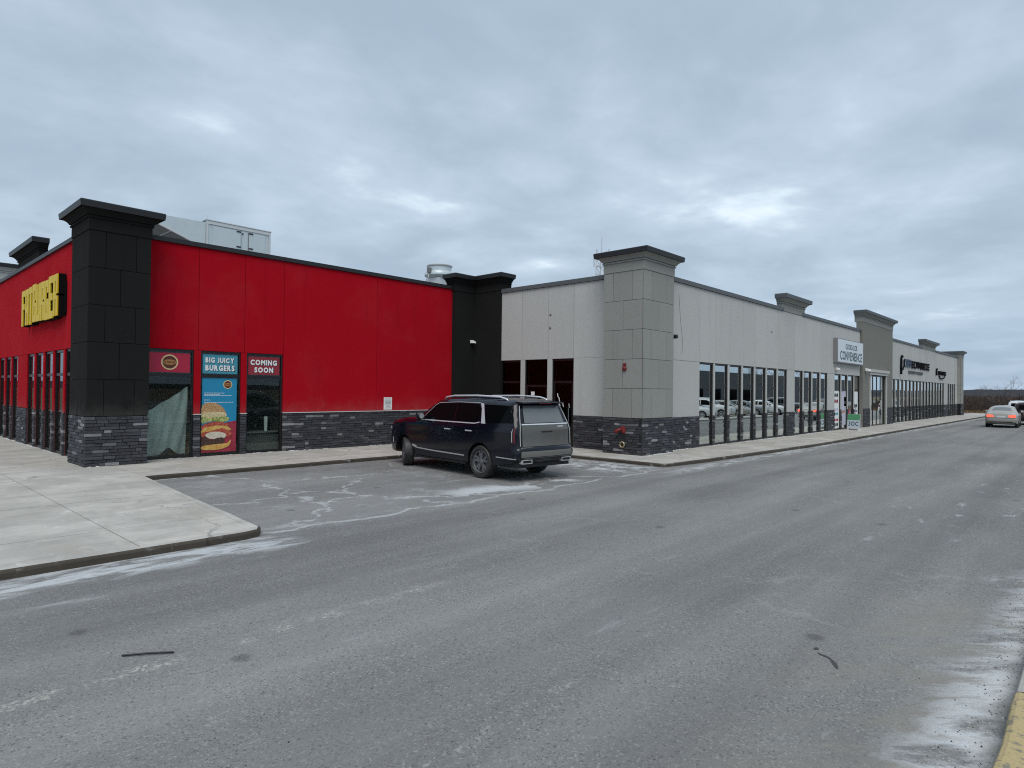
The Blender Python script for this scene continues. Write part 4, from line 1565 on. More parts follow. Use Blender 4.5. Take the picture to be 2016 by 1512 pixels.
principled('poster_lilac', (0.50, 0.50, 0.60), 0.5)
principled('poster_navy', (0.03, 0.02, 0.09), 0.5)
c0, c1, c2, c3 = gC
front_poster('tall white product poster in the first convenience shop window', c0[0] + .06, c0[1] - .06, .2, 2.36, 'poster_white',
             [(2.0, 2.2, 'ink_dark'), (1.65, 1.85, 'poster_dull_red'), (1.2, 1.35, 'poster_lilac'), (.95, 1.1, 'poster_teal'), (.6, .75, 'poster_red'), (.3, .5, 'ink_dark')], 1)
front_poster('pale lilac poster in the second convenience shop window', c1[0] + .06, c1[1] - .06, .35, 2.36, 'poster_lilac',
             [(1.05, 1.2, 'poster_tan')], 2)
front_poster('small navy poster beside the convenience shop door', c1[1] - .42, c1[1] - .06, 1.45, 2.0, 'poster_navy', [(1.6, 1.75, 'poster_lilac')], 3)
front_poster('white poster in the last convenience shop window', c3[0] + .14, c3[1] - .14, .9, 2.34, 'poster_white',
             [(1.35, 1.55, 'ink_dark'), (1.05, 1.2, 'ink_dark')], 4)
front_poster('red and white sticker low on the convenience shop door', c2[0] + .14, c2[1] - .45, .75, 1.25, 'poster_red', [(.8, 1.0, 'poster_white')], 5)
ds2 = thing('door_sticker', FC.p(16.2, 1.6, -.09), 'small white opening hours sticker on the black glass door', 'sticker')
flat(FC, [(16.12, 1.98), (16.30, 1.98), (16.30, 2.13), (16.12, 2.13)], -.04, 'poster_white', ds2, 'sheet')
ds3 = thing('door_sticker', FC.p(14.6, 1.5, -.09), 'white curly lettering stickers on the glass door next to the pale wall', 'sticker')
for (u, z, w) in ((14.88, 1.85, .05), (14.86, 1.68, .06), (14.70, 1.66, .05), (14.42, 1.63, .03), (14.95, 2.0, .05)):
    flat(FC, blob([(u - w * .5, z - .08), (u + w * .2, z - .07), (u + w, z + .05), (u + w * .3, z + .08), (u, z)], 3), -.04, 'poster_white', ds3, 'mark')

# sandwich board in front of the convenience shop
sb = thing('sandwich_board', (40.4, 10.5, .1), 'green topped sandwich board on the pavement by the convenience shop', 'sandwich board')
principled('board_green', (0.06, 0.24, 0.11), 0.5)
principled('board_white', (0.42, 0.47, 0.50), 0.5)
principled('board_blue', (0.05, 0.10, 0.17), 0.5)
BX, Y0, Y1, Z0, Z1 = 40.25, 10.18, 10.84, .20, 1.02
slope = .16 / (Z1 - Z0)
for s in (0, 1):
    lo, hi = (BX, BX + .16) if s == 0 else (BX + .37, BX + .21)
    MB().quadbox([(lo, Y0, Z0), (lo + .025, Y0, Z0), (lo + .025, Y1, Z0), (lo, Y1, Z0),
                  (hi, Y0, Z1), (hi + .025, Y0, Z1), (hi + .025, Y1, Z1), (hi, Y1, Z1)]).build('panel', 'board_white', sb)


def onb(y, z, e):
    return (BX + slope * (z - Z0) - e, y, z)


q4 = ((Y0 + .01, .68), (Y1 - .01, .68), (Y1 - .01, Z1 - .01), (Y0 + .01, Z1 - .01))
MB().rings([[onb(y, z, .003) for y, z in q4], [onb(y, z, .007) for y, z in q4]]).build('green_header', 'board_green', sb, fixn=True)
letters('3OC', -Y1 + .07, -Y0 - .07, .34, .60, lambda u, v, w: onb(-u, v, .003 + w), .004, ['board_blue'], sb, bold=.03)
bs_ = MB()
for y in (Y0 + .04, Y1 - .08):
    bs_.box(BX - .05, BX + .45, y, y + .04, .1, Z0)
bs_.box(BX + .19, BX + .23, Y0 + .08, Y1 - .08, .1, .15)
bs_.build('foot_frame', 'white_plastic', sb)

# ------------------------------------------------------------------ small things lying on the asphalt
stk = MB().tube([(1.62, 5.71, .012), (1.78, 5.60, .016), (1.93, 5.49, .012)], .0085, 6).build('metal_rod', 'black_metal')
tag(stk, 'thin black rod lying on the asphalt near the worn lane line', 'rod')
principled('oil', (0.055, 0.050, 0.052), 0.8)
oil = MB()
pts = blob([(5.64, 1.73), (5.60, 1.71), (5.56, 1.62), (5.47, 1.57), (5.40, 1.52), (5.43, 1.515), (5.52, 1.56), (5.60, 1.64), (5.62, 1.70)], 4)
oil.poly([(x, y, .004) for x, y in pts])
oil.poly([(x, y, .004) for x, y in blob([(5.74, 1.77), (5.70, 1.785), (5.675, 1.765), (5.71, 1.745)], 4)])
o = oil.build('oil_stain', 'oil', fixn=True)
o['kind'] = 'structure'
rr_ = random.Random(77)
principled('litter_dark', (0.045, 0.042, 0.038), 0.9)
principled('litter_pale', (0.55, 0.54, 0.50), 0.8)
peb = MB()
peb2 = MB()
for i in range(1100):
    if i < 700:
        x, y = rr_.uniform(3.2, 9.5), 0.47 + abs(rr_.gauss(0, .16))
    else:
        x, y = rr_.uniform(0.5, 16), rr_.uniform(0.6, 8.3)
    s = rr_.uniform(.0025, .0075)
    t = peb if rr_.random() < .45 else peb2
    b = len(t.v)
    t.v += [(x + s * rr_.uniform(.6, 1.4), y, .002), (x - s * .5, y + s, .001), (x - s * .6, y - s, .001), (x, y, .002 + s * rr_.uniform(.5, 1.1))]
    t.f += [(b, b + 1, b + 3), (b + 1, b + 2, b + 3), (b + 2, b, b + 3)]
    t.m += [0, 0, 0]
o = peb.build('dark_grit', 'litter_dark')
tag(o, 'dark grit and crumbs scattered along the yellow kerb gutter', 'grit')
o['kind'] = 'stuff'
o = peb2.build('pale_gravel', 'litter_pale')
tag(o, 'pale gravel crumbs scattered over the asphalt lane', 'gravel')
o['kind'] = 'stuff'

# crusted salt and snow remnants along the wall feet
principled('salt_crust', (0.62, 0.64, 0.65), 0.9)
sr = MB()
rs3 = random.Random(8)


def crust(fr, u0, u1, d0, dens=9):
    n = int((u1 - u0) * dens)
    for i in range(n):
        u = rs3.uniform(u0, u1)
        if sin(u * 1.9) + sin(u * .7 + 1) < -.5:
            continue
        w, dp, hh = rs3.uniform(.04, .16), rs3.uniform(.015, .06), rs3.uniform(.004, .020)
        b = len(sr.v)
        sr.v += [fr.p(u - w, .1, d0), fr.p(u - w * .3, .1, d0 + dp), fr.p(u + w * .5, .1, d0 + dp * rs3.uniform(.6, 1)), fr.p(u + w, .1, d0),
                 fr.p(u - w * .2, .1 + hh, d0 + dp * .3), fr.p(u + w * .4, .1 + hh * .8, d0 + dp * .3)]
        sr.f += [(b, b + 1, b + 4), (b + 1, b + 2, b + 5, b + 4), (b + 2, b + 3, b + 5), (b + 3, b, b + 4, b + 5)]
        sr.m += [0] * 4


crust(FR('y', 10.80), 18.2, 19.8, .0, 16)
crust(FD, 19.9, 39, .06, 10)
crust(FD, 52.3, 80, .06, 5)
crust(FR('y', 18.78), 4.5, 5.9, .0, 9)
crust(FA, 6.0, 17, .05, 5)
crust(FB, 20.6, 34, .05, 9)
o = sr.build('salt_crust', 'salt_crust', fixn=True)
tag(o, 'white salt crust along the foot of the shop walls', 'salt')
o['kind'] = 'stuff'

# ------------------------------------------------------------------ vehicles
def f_paint(color, dust=0.25, dustcol=(0.16, 0.155, 0.14), ztop=0.9):
    def fn(g):
        tcn = g.node('ShaderNodeTexCoord')
        p = X(g, tcn.outputs['Object'])
        x, y, z = g.sep(p)
        n = g.noise(p, 3.5, 5, 0.65)
        n2 = g.noise(p, 30, 3, 0.7)
        m = (g.ss(ztop, 0.25, z + (n - 0.5) * 0.5) * 0.9 + 0.05) * dust + g.ss(0.5, 0.75, n2) * 0.03 * dust
        return dict(color=g.mix(m.clamp(), color, dustcol), rough=(m * 0.9 + 0.16).clamp())
    return fn


def paint(name, color, dust=0.25, **k):
    if name not in MATS:
        principled(name, color, 0.2, 0.0, spec=0.3, coat=0.25, fn=f_paint(color, dust, **k))
    return name


paint('navy_paint', (0.0022, 0.003, 0.009), 0.07)
principled('dusty_tailgate', (0.05, 0.05, 0.045), 0.4, coat=0.3, fn=f_paint((0.085, 0.085, 0.080), 1.0, (0.155, 0.152, 0.138), 1.25))
principled('dusty_glass', (0.10, 0.11, 0.115), 0.22, coat=0.5, fn=f_paint((0.125, 0.138, 0.145), 0.8, (0.20, 0.205, 0.20), 1.9))
principled('car_glass', (0.003, 0.0035, 0.004), 0.05, spec=0.2)
MATS['car_glass'].node_tree.nodes['Principled BSDF'].inputs['IOR'].default_value = 1.25
principled('chrome', (0.72, 0.73, 0.75), 0.28, 0.45, coat=0.4)
principled('satin_chrome', (0.55, 0.56, 0.56), 0.35, 0.5)
principled('car_black', (0.008, 0.008, 0.008), 0.5)
principled('tyre_rubber', (0.016, 0.016, 0.017), 0.8, fn=f_food((0.013, 0.013, 0.014), (0.038, 0.037, 0.035), 14))
principled('dark_rim', (0.17, 0.17, 0.18), 0.35, 0.5)
principled('silver_rim', (0.40, 0.41, 0.42), 0.35, 0.8)
principled('tail_red', (0.12, 0.006, 0.008), 0.3)
principled('tail_clear', (0.46, 0.45, 0.42), 0.25, coat=0.5)
principled('lit_tail_lamp', (0.5, 0.02, 0.01), 0.3, emit=(1.0, 0.10, 0.05), estr=1.4)
principled('number_plate', (0.55, 0.56, 0.58), 0.5)
principled('head_lamp', (0.6, 0.62, 0.64), 0.15, 0.3, coat=0.6)


def resample(path, step):
    out = []
    for i in range(len(path) - 1):
        a, b = Vector(path[i]), Vector(path[i + 1])
        n = max(1, round((b - a).length / step))
        out += [tuple(a + (b - a) * k / n) for k in range(n)]
    out.append(tuple(path[-1]))
    return out


def smooth_path(path, k=4):
    out = []
    n = len(path)
    for i in range(n - 1):
        p0 = Vector(path[max(i - 1, 0)]); p1 = Vector(path[i]); p2 = Vector(path[i + 1]); p3 = Vector(path[min(i + 2, n - 1)])
        for s in range(k):
            t = s / k
            # tension keeps corners from overshooting
            m1, m2 = (p2 - p0) * 0.32, (p3 - p1) * 0.32
            h00, h10, h01, h11 = 2 * t**3 - 3 * t**2 + 1, t**3 - 2 * t**2 + t, -2 * t**3 + 3 * t**2, t**3 - t**2
            out.append(tuple(p1 * h00 + m1 * h10 + p2 * h01 + m2 * h11))
    out.append(tuple(path[-1]))
    return out


class Car:
    """Body from a side outline (rear bottom, over the roof, to front bottom). Local axes: x ahead, y left, z up; x = 0 at the rear axle."""
    def __init__(self, root, spec):
        self.root, self.s = root, spec
        self.out = resample(smooth_path(spec['outline']), 0.06)
        s = spec
        self.hw, self.belt, self.roofin = s['half'], s['belt'], s['roofin']
        self.roof = max(p[1] for p in self.out)
        self.rad = s.get('rad', 0.13)
        self.segs = [(Vector(self.out[i]), Vector(self.out[i + 1])) for i in range(0, len(self.out) - 1)]
        # rear outline as z -> x
        it = max(range(len(self.out)), key=lambda i: self.out[i][1])
        self.rear = [p for p in self.out[:it + 1]]
        self.xr = min(p[0] for p in self.out)
        self.xf = max(p[0] for p in self.out)

    def dist(self, x, z):
        best = 9
        for a, b in self.segs:
            abx, aby = b.x - a.x, b.y - a.y
            L = abx * abx + aby * aby
            t = 0 if L == 0 else max(0, min(1, ((x - a.x) * abx + (z - a.y) * aby) / L))
            dd = hypot(x - a.x - abx * t, z - a.y - aby * t)
            if dd < best:
                best = dd
        return best

    def W(self, x, z):
        w = self.hw
        t = (z - self.belt) / (self.roof - self.belt)
        if t > 0:
            w -= self.roofin * (0.85 * t + 0.15 * t * t)
        sh = max(0, min(1, (z - (self.belt - 0.11)) / 0.07))
        w -= 0.028 * sh * sh * (3 - 2 * sh)
        if z < 0.62:
            w -= 0.07 * ((0.62 - z) / 0.4) ** 2
        # plan taper at the ends
        for e, k, L in ((self.xf, self.s.get('ftaper', 0.12), 1.1), (self.xr, self.s.get('rtaper', 0.05), 0.9)):
            q = max(0, 1 - abs(x - e) / L)
            w -= k * q * q
        r = self.rad
        dd = self.dist(x, z)
        if dd < r:
            w -= r * (1 - sqrt(max(0, 1 - ((r - dd) / r) ** 2)))
        return w

    def side(self, poly, m, name, off=0.004, step=0.08, parent=None, both=True, only=None):
        """Patch following the body side."""
        poly = resample(list(poly) + [poly[0]], step)[:-1]
        vs = [Vector(p) for p in poly]
        n = len(vs)
        xs = [p[0] for p in poly]; zs = [p[1] for p in poly]
        x = min(xs) + step * .5
        while x < max(xs):
            z = min(zs) + step * .5
            while z < max(zs):
                c = False
                near = False
                for i in range(n):
                    a, b = poly[i], poly[(i + 1) % n]
                    if (a[1] > z) != (b[1] > z) and x < (b[0] - a[0]) * (z - a[1]) / (b[1] - a[1]) + a[0]:
                        c = not c
                    if abs(a[0] - x) < step * .45 and abs(a[1] - z) < step * .45:
                        near = True
                if c and not near:
                    vs.append(Vector((x, z)))
                z += step
            x += step
        ov, _, of, *_r = delaunay_2d_cdt(vs, [(i, (i + 1) % n) for i in range(n)], [], 1, 1e-5)
        res = []
        ws = [self.W(v.x, v.y) + off for v in ov]
        for sgn in ((1, -1) if both else (only,)):
            mb = MB()
            mb.v = [(v.x, sgn * w, v.y) for v, w in zip(ov, ws)]
            mb.f = [tuple(f[::-1]) if sgn > 0 else tuple(f) for f in of]
            mb.m = [0] * len(of)
            res.append((mb, sgn))
        if name is None:
            return res
        return [mb.build(name, m, parent or self.root, smooth=True) for mb, _s in res]

    def strip(self, path, w, m, name, off=0.008, parent=None):
        """ribbon along a path on both sides"""
        P = [Vector(p) for p in resample(path, 0.12)]
        L, R = [], []
        for i, p in enumerate(P):
            t = (P[min(i + 1, len(P) - 1)] - P[max(i - 1, 0)]).normalized()
            nn = Vector((-t.y, t.x)) * (w / 2)
            L.append(p + nn)
            R.append(p - nn)
        for sgn in (1, -1):
            mb = MB()
            rings = []
            for a, b in zip(L, R):
                wa, wb = self.W(a.x, a.y), self.W(b.x, b.y)
                rings.append([(a.x, sgn * (wa - .01), a.y), (a.x, sgn * (wa + off), a.y), (b.x, sgn * (wb + off), b.y), (b.x, sgn * (wb - .01), b.y)])
            mb.rings(rings)
            mb.build(name, m, parent or self.root, fixn=True)

    def rx(self, z):
        r = self.rear
        for i in range(len(r) - 1):
            if r[i][1] <= z <= r[i + 1][1] and r[i + 1][1] > r[i][1]:
                t = (z - r[i][1]) / (r[i + 1][1] - r[i][1])
                return r[i][0] + (r[i + 1][0] - r[i][0]) * t
        return r[0][0] if z < r[0][1] else r[-1][0]

    def crown(self, y, w):
        return self.s.get('crown', 0.05) * max(0, 1 - (y / max(w, .1)) ** 2)

    def rearpt(self, y, z, off):
        x = self.rx(z)
        return (x - self.crown(y, self.W(x, z)) - off, y, z)

    def rearpatch(self, poly, m, name, off=0.004, parent=None, step=0.08):
        poly = resample(list(poly) + [poly[0]], step)[:-1]
        vs = [Vector(p) for p in poly]
        n = len(vs)
        xs = [p[0] for p in poly]; zs = [p[1] for p in poly]
        y = min(xs) + step * .5
        while y < max(xs):
            z = min(zs) + step * .5
            while z < max(zs):
                c = near = False
                for i in range(n):
                    a, b = poly[i], poly[(i + 1) % n]
                    if (a[1] > z) != (b[1] > z) and y < (b[0] - a[0]) * (z - a[1]) / (b[1] - a[1]) + a[0]:
                        c = not c
                    if abs(a[0] - y) < step * .45 and abs(a[1] - z) < step * .45:
                        near = True
                if c and not near:
                    vs.append(Vector((y, z)))
                z += step
            y += step
        ov, _, of, *_r = delaunay_2d_cdt(vs, [(i, (i + 1) % n) for i in range(n)], [], 1, 1e-5)
        mb = MB()
        mb.v = [self.rearpt(v.x, v.y, off) for v in ov]
        mb.f = [tuple(f[::-1]) for f in of]
        mb.m = [0] * len(of)
        return mb.build(name, m, parent or self.root, smooth=True)

    def body(self, m, glass_x=None):
        s = self.s
        # side outline with wheel arches
        bot = []
        zb = s['sill']
        xe, xs_ = self.out[-1], self.out[0]
        bot.append((xe[0], xe[1]))
        for cx_ in (s['wb'], 0.0):
            ra = s['arch']
            zc = s['wr']
            a0 = math.asin(max(-1, min(1, (zb - zc) / ra)))
            for i in range(17):
                a = a0 + (pi - 2 * a0) * i / 16
                bot.append((cx_ + ra * cos(a), zc + ra * sin(a)))
        poly = list(self.out) + bot[1:]
        parts = self.side(poly, m, None, off=0.0, step=0.075)
        mb = MB()
        for p, sgn in parts:
            b = len(mb.v)
            mb.v += p.v
            mb.f += [tuple(b + i for i in f) for f in p.f]
        # sheet over the outline
        NY = 14
        rings = []
        for i, (x, z) in enumerate(self.out):
            a, b_ = Vector(self.out[max(i - 1, 0)]), Vector(self.out[min(i + 1, len(self.out) - 1)])
            t = (b_ - a).normalized()
            nx, nz = -t.y, t.x
            w = self.W(x, z)
            row = []
            for k in range(NY + 1):
                y = w * (1 - 2 * k / NY)
                c_ = self.crown(y, w)
                row.append((x + nx * c_, y, z + nz * c_))
            rings.append(row)
        b = len(mb.v)
        for r in rings:
            mb.v += r
        for i in range(len(rings) - 1):
            for k in range(NY):
                q = b + i * (NY + 1) + k
                mb.f.append((q, q + 1, q + NY + 2, q + NY + 1))
        mb.m = [0] * len(mb.f)
        bo = mb.build('body', m, self.root, fixn=False, smooth=radians(55))
        bm = bmesh.new()
        bm.from_mesh(bo.data)
        bmesh.ops.remove_doubles(bm, verts=bm.verts, dist=0.004)
        bmesh.ops.recalc_face_normals(bm, faces=bm.faces)
        bm.to_mesh(bo.data)
        bm.free()
        bo.data.polygons.foreach_set('use_smooth', [True] * len(bo.data.polygons))
        bo.data.set_sharp_from_angle(angle=radians(50))
        # floor pan and wheel wells
        ub = MB()
        ub.box(self.xr + .12, -.55, -self.hw + .14, self.hw - .14, s['sill'] - .02, .62)
        ub.box(-.55, .55, -self.hw + .34, self.hw - .34, s['sill'] + .02, 1.0)
        ub.box(.52, s['wb'] - .52, -self.hw + .10, self.hw - .10, s['sill'] - .03, .60)
        ub.box(s['wb'] - .55, s['wb'] + .55, -self.hw + .38, self.hw - .38, s['sill'] + .02, .9)
        ub.box(s['wb'] + .50, self.xf - .10, -self.hw + .25, self.hw - .25, s['sill'] - .02, .55)
        for cx_ in (0, s['wb']):
            for sg in (1, -1):
                r = s['arch'] + .005
                rings = [[(cx_ + r * cos(pi * i / 14), sg * yy, s['wr'] + r * sin(pi * i / 14)) for i in range(15)] for yy in (self.hw - .03, self.hw - .42)]
                ub.rings(rings, closed=False, cap=(False, True))
        ub.build('underbody', 'car_black', self.root, fixn=False)
        return bo

    def windscreen(self, x0, x1, ins=0.10, name='windscreen', m='car_glass', off=0.006):
        pts = [p for p in self.out if x0 <= p[0] <= x1 and p[1] > self.belt - .1]
        rings = []
        for i, (x, z) in enumerate(pts):
            a, b_ = Vector(pts[max(i - 1, 0)]), Vector(pts[min(i + 1, len(pts) - 1)])
            t = (b_ - a).normalized()
            nx, nz = -t.y, t.x
            w = self.W(x, z)
            wi = w - ins
            rings.append([(x + nx * (self.crown(y, w) + off), y, z + nz * (self.crown(y, w) + off)) for y in (wi * (1 - 2 * k / 10) for k in range(11))])
        mb = MB()
        mb.rings(rings, closed=False, cap=(False, False))
        return mb.build(name, m, self.root, smooth=True, fixn=True)


def wheel(root, x, y, r, w, rim='dark_rim', steer=0.0, spokes=5, rr=None):
    o = bpy.data.objects.new('wheel', None)
    COL.objects.link(o)
    o.parent = root
    o.location = (x, y, r)
    sg = 1 if y > 0 else -1
    o.rotation_euler = (0, 0, steer)
    rr = rr or r * .68
    h = w / 2
    MB().lathe([(rr, -h * .7), (rr + .02, -h * .98), (r * .93, -h), (r * .985, -h * .82), (r, -h * .5), (r, h * .5), (r * .985, h * .82), (r * .93, h), (rr + .02, h * .98), (rr, h * .7)],
               axis='y', n=40, cap=(False, False)).build('tyre', 'tyre_rubber', o, smooth=radians(35))
    mb = MB()
    mb.lathe([(rr, -h * .7), (rr, h * .75), (rr - .012, h * .80), (rr - .03, h * .72), (rr - .03, -h * .5)], axis='y', n=40, cap=(False, False))
    if sg < 0:
        mb.v = [(a, -b, c) for a, b, c in mb.v]
    for k in range(spokes):
        for dv in (-.16, .16):
            a = 2 * pi * k / spokes + .3
            a1 = a + dv * 1.35
            p0 = (.05 * cos(a), .05 * sin(a)); p1 = ((rr - .02) * cos(a1), (rr - .02) * sin(a1))
            t = Vector((p1[0] - p0[0], p1[1] - p0[1])).normalized()
            nn = Vector((-t.y, t.x))
            ya, yb = sg * h * .62, sg * h * .72
            q = []
            for yy, ww in ((sg * h * .35, 1.0), (None, .6)):
                for (p, wd, yo) in ((p0, .030, ya), (p1, .024, yb)):
                    pass
            ring = []
            A0, B0 = Vector(p0), Vector(p1)
            pts = [A0 - nn * .032, B0 - nn * .025, B0 + nn * .025, A0 + nn * .032]
            bot = [(v.x, sg * h * .30, v.y) for v in pts]
            top = [(pts[0].x, ya, pts[0].y), (pts[1].x, yb, pts[1].y), (pts[2].x, yb, pts[2].y), (pts[3].x, ya, pts[3].y)]
            mb.quadbox(bot + top)
    mb.lathe([(.075, sg * h * .2), (.075, sg * h * .66), (.05, sg * h * .74), (.01, sg * h * .76)], axis='y', n=18)
    mb.build('rim', rim, o, smooth=radians(30), fixn=True)
    MB().lathe([(rr - .04, sg * h * .18), (rr - .10, sg * h * .20), (.04, sg * h * .2)], axis='y', n=28).build('brake_disc', 'galvanised_dark', o)
    return o


# --- the navy SUV in the parking bay
SUV = dict(outline=[(-1.16, .46), (-1.27, .52), (-1.31, .60), (-1.31, .76), (-1.265, .83), (-1.25, 1.0), (-1.235, 1.26), (-1.20, 1.37), (-1.08, 1.68), (-1.02, 1.82), (-.96, 1.885),
                    (-.75, 1.915), (0, 1.945), (1.0, 1.955), (1.7, 1.93), (2.0, 1.885), (2.18, 1.81), (2.80, 1.43), (2.95, 1.375), (3.6, 1.33), (4.0, 1.285), (4.18, 1.22),
                    (4.29, 1.08), (4.34, .8), (4.34, .56), (4.28, .40)],
           half=1.03, belt=1.32, roofin=.215, rad=.11, sill=.36, wb=3.407, arch=.475, wr=.405, ftaper=.13, rtaper=.06, crown=.05)
R_ = thing('parked_suv', (11.90, 11.08, 0), 'large dark navy SUV with chrome trim parked in the bay at the red wall', 'car', rotz=radians(85), local=True)
c = Car(R_, SUV)
c.body('navy_paint')
c.windscreen(2.24, 2.86)
wf_ = c.side([(2.50, 1.375), (2.06, 1.725), (1.92, 1.785), (1.16, 1.825), (1.14, 1.365)], 'car_glass', 'front_window')
c.side([(1.08, 1.365), (1.10, 1.825), (.25, 1.81), (.14, 1.70), (.07, 1.48), (.14, 1.385), (.24, 1.365)], 'car_glass', 'rear_window')
c.side([(.02, 1.81), (-.20, 1.39), (-.22, 1.365), (-1.13, 1.39), (-1.10, 1.46), (-.985, 1.79), (-.7, 1.80)], 'car_glass', 'quarter_window')
c.side([(.19, 1.84), (.06, 1.83), (-.18, 1.345), (-.01, 1.345), (.02, 1.48), (.09, 1.70)], 'chrome', 'chrome_pillar', off=.009)
c.strip([(2.60, 1.345), (1.6, 1.338), (.25, 1.338), (.06, 1.37)], .026, 'chrome', 'window_trim')
c.strip([(2.56, 1.365), (2.06, 1.755), (1.92, 1.815), (1.1, 1.85), (.2, 1.845)], .014, 'satin_chrome', 'window_top_trim')
c.strip([(2.92, .60), (2.72, .56), (2.0, .535), (.62, .515)], .030, 'satin_chrome', 'door_trim')
c.strip([(2.96, .625), (2.75, .585)], .055, 'satin_chrome', 'door_trim_flare')
for a in (1.12, 0.42):
    pass
c.strip([(2.68, 1.31), (2.78, .9), (2.74, .42)], .008, 'car_black', 'door_seam', off=.002)
c.strip([(1.11, 1.34), (1.12, .42)], .008, 'car_black', 'door_seam', off=.002)
c.strip([(.10, 1.33), (.12, 1.05), (.42, .82), (.56, .6), (.56, .42)], .008, 'car_black', 'door_seam', off=.002)
c.strip([(-1.22, .80), (-.62, .80), (-.52, .70)], .008, 'car_black', 'bumper_seam', off=.002)
for hx in (1.30, .42):
    for sg in (1, -1):
        y = sg * (c.W(hx, 1.15) + .025)
        MB().box(hx - .12, hx + .12, y - .012, y + .012, 1.135, 1.165).build('door_handle', 'chrome', R_)
# roof rails
for sg in (1, -1):
    MB().tube([(1.98, sg * .66, 1.88), (1.85, sg * .67, 1.965), (1.5, sg * .68, 2.005), (.5, sg * .685, 2.02), (-.35, sg * .68, 1.995), (-.58, sg * .675, 1.95), (-.66, sg * .67, 1.90)],
              [.018, .024, .026, .026, .026, .022, .015], 10).build('roof_rail', 'chrome', R_, smooth=True)
MB().lathe([(.001, 0), (.05, .0), (.02, .03), (.004, .05)], (-.55, 0, 1.985), n=12).build('antenna_fin', 'navy_paint', R_)
# mirrors
for sg in (1, -1):
    mo = MB()
    rings = []
    for k in range(9):
        a = -1 + 2 * k / 8
        q = sqrt(max(0, 1 - a * a)) * .9 + .1
        rings.append([(2.42 + .10 * q * cos(b), sg * (1.16 + .13 * a), 1.45 + .115 * q * sin(b)) for b in (2 * pi * i / 12 for i in range(12))])
    mo.rings(rings)
    mo.tube([(2.44, sg * .93, 1.36), (2.43, sg * 1.06, 1.40)], .035, 8)
    mm = mo.build('mirror', 'navy_paint', R_, smooth=True, fixn=True)
    MB().lathe([(.001, 0), (.075, .0), (.07, .01), (.001, .012)], (2.315, sg * 1.17, 1.45), axis='x', n=16).build('mirror_glass', 'satin_chrome', mm)
# rear end
c.rearpatch([(-.67, 1.395), (.67, 1.395), (.59, 1.80), (-.59, 1.80)], 'dusty_glass', 'rear_screen', off=.006)
tg = c.rearpatch([(-.78, .845), (.78, .845), (.78, 1.345), (-.78, 1.345)], 'dusty_tailgate', 'tailgate', off=.010)
c.rearpatch([(-.775, 1.348), (.775, 1.348), (.765, 1.378), (-.765, 1.378)], 'chrome', 'tailgate_bar', off=.018)
c.rearpatch([(-.19, 1.165), (.19, 1.165), (.19, 1.195), (-.19, 1.195)], 'car_black', 'plate_recess', off=.014)
for sg in (1, -1):
    # tall thin lamps from the roof to the bumper
    zs_ = [.86 + .094 * i for i in range(11)]
    ow = [c.W(c.rx(z), z) for z in zs_]
    c.rearpatch([(sg * (w - .012), z) for w, z in zip(ow, zs_)] + [(sg * (w - .034), z) for w, z in reversed(list(zip(ow, zs_)))], 'tail_clear', 'tail_lamp', off=.014)
    c.rearpatch([(sg * (w - .040), z) for w, z in list(zip(ow, zs_))[:6]] + [(sg * (w - .075), z) for w, z in reversed(list(zip(ow, zs_))[:6])], 'car_black', 'tail_lamp_housing', off=.012)
    c.side([(-1.215, .93), (-1.18, .93), (-1.175, 1.28), (-1.20, 1.28)], 'tail_red', 'tail_lamp_red', both=False, only=sg, off=.006)
    c.side([(-1.15, .95), (-1.125, .95), (-1.12, 1.26), (-1.145, 1.26)], 'tail_clear', 'tail_lamp_edge', both=False, only=sg, off=.006)
c.rearpatch([(-.60, 1.285), (-.38, 1.285), (-.38, 1.312), (-.60, 1.312)], 'satin_chrome', 'badge', off=.013)
c.rearpatch([(-.85, .60), (.85, .60), (.85, .80), (.82, .83), (-.82, .83), (-.85, .80)], 'dusty_tailgate', 'bumper_face', off=.006)
c.rearpatch([(-.78, .50), (.78, .50), (.83, .585), (-.83, .585)], 'dusty_tailgate', 'lower_valance', off=.004)
c.strip([(-1.24, .56), (-.62, .575)], .022, 'satin_chrome', 'bumper_trim')
for sg in (1, -1):
    y0 = sg * .66
    ex = MB()
    x = -1.325
    for (a, b, z0, z1) in ((-.16, .16, .445, .462), (-.16, .16, .523, .54), (-.16, -.14, .462, .523), (.14, .16, .462, .523)):
        ex.box(x, x + .12, y0 + a, y0 + b, z0, z1)
    ex.build('exhaust_trim', 'satin_chrome', R_)
    MB().box(x + .02, x + .10, y0 - .14, y0 + .14, .462, .523).build('exhaust_opening', 'car_black', R_)
# rear spoiler
sp = MB()
rg = []
for k in range(13):
    y = .70 * (1 - 2 * k / 12)
    e = .05 * (1 - (y / .75) ** 2)
    rg.append([(-.92, y, 1.90 + e * .6), (-1.17 - e, y, 1.878 + e * .4), (-1.19 - e, y, 1.85 + e * .3), (-.96, y, 1.83)])
sp.rings(rg)
sp.build('rear_spoiler', 'navy_paint', R_, smooth=radians(40), fixn=True)
MB().box(-1.24, -1.20, -.2, .2, 1.845, 1.86).build('high_brake_lamp', 'tail_red', R_)
for (x, st_) in ((0, 0), (3.407, radians(-27))):
    for sg in (1, -1):
        wheel(R_, x, sg * .885, .405, .275, 'dark_rim', st_, 5, .285)
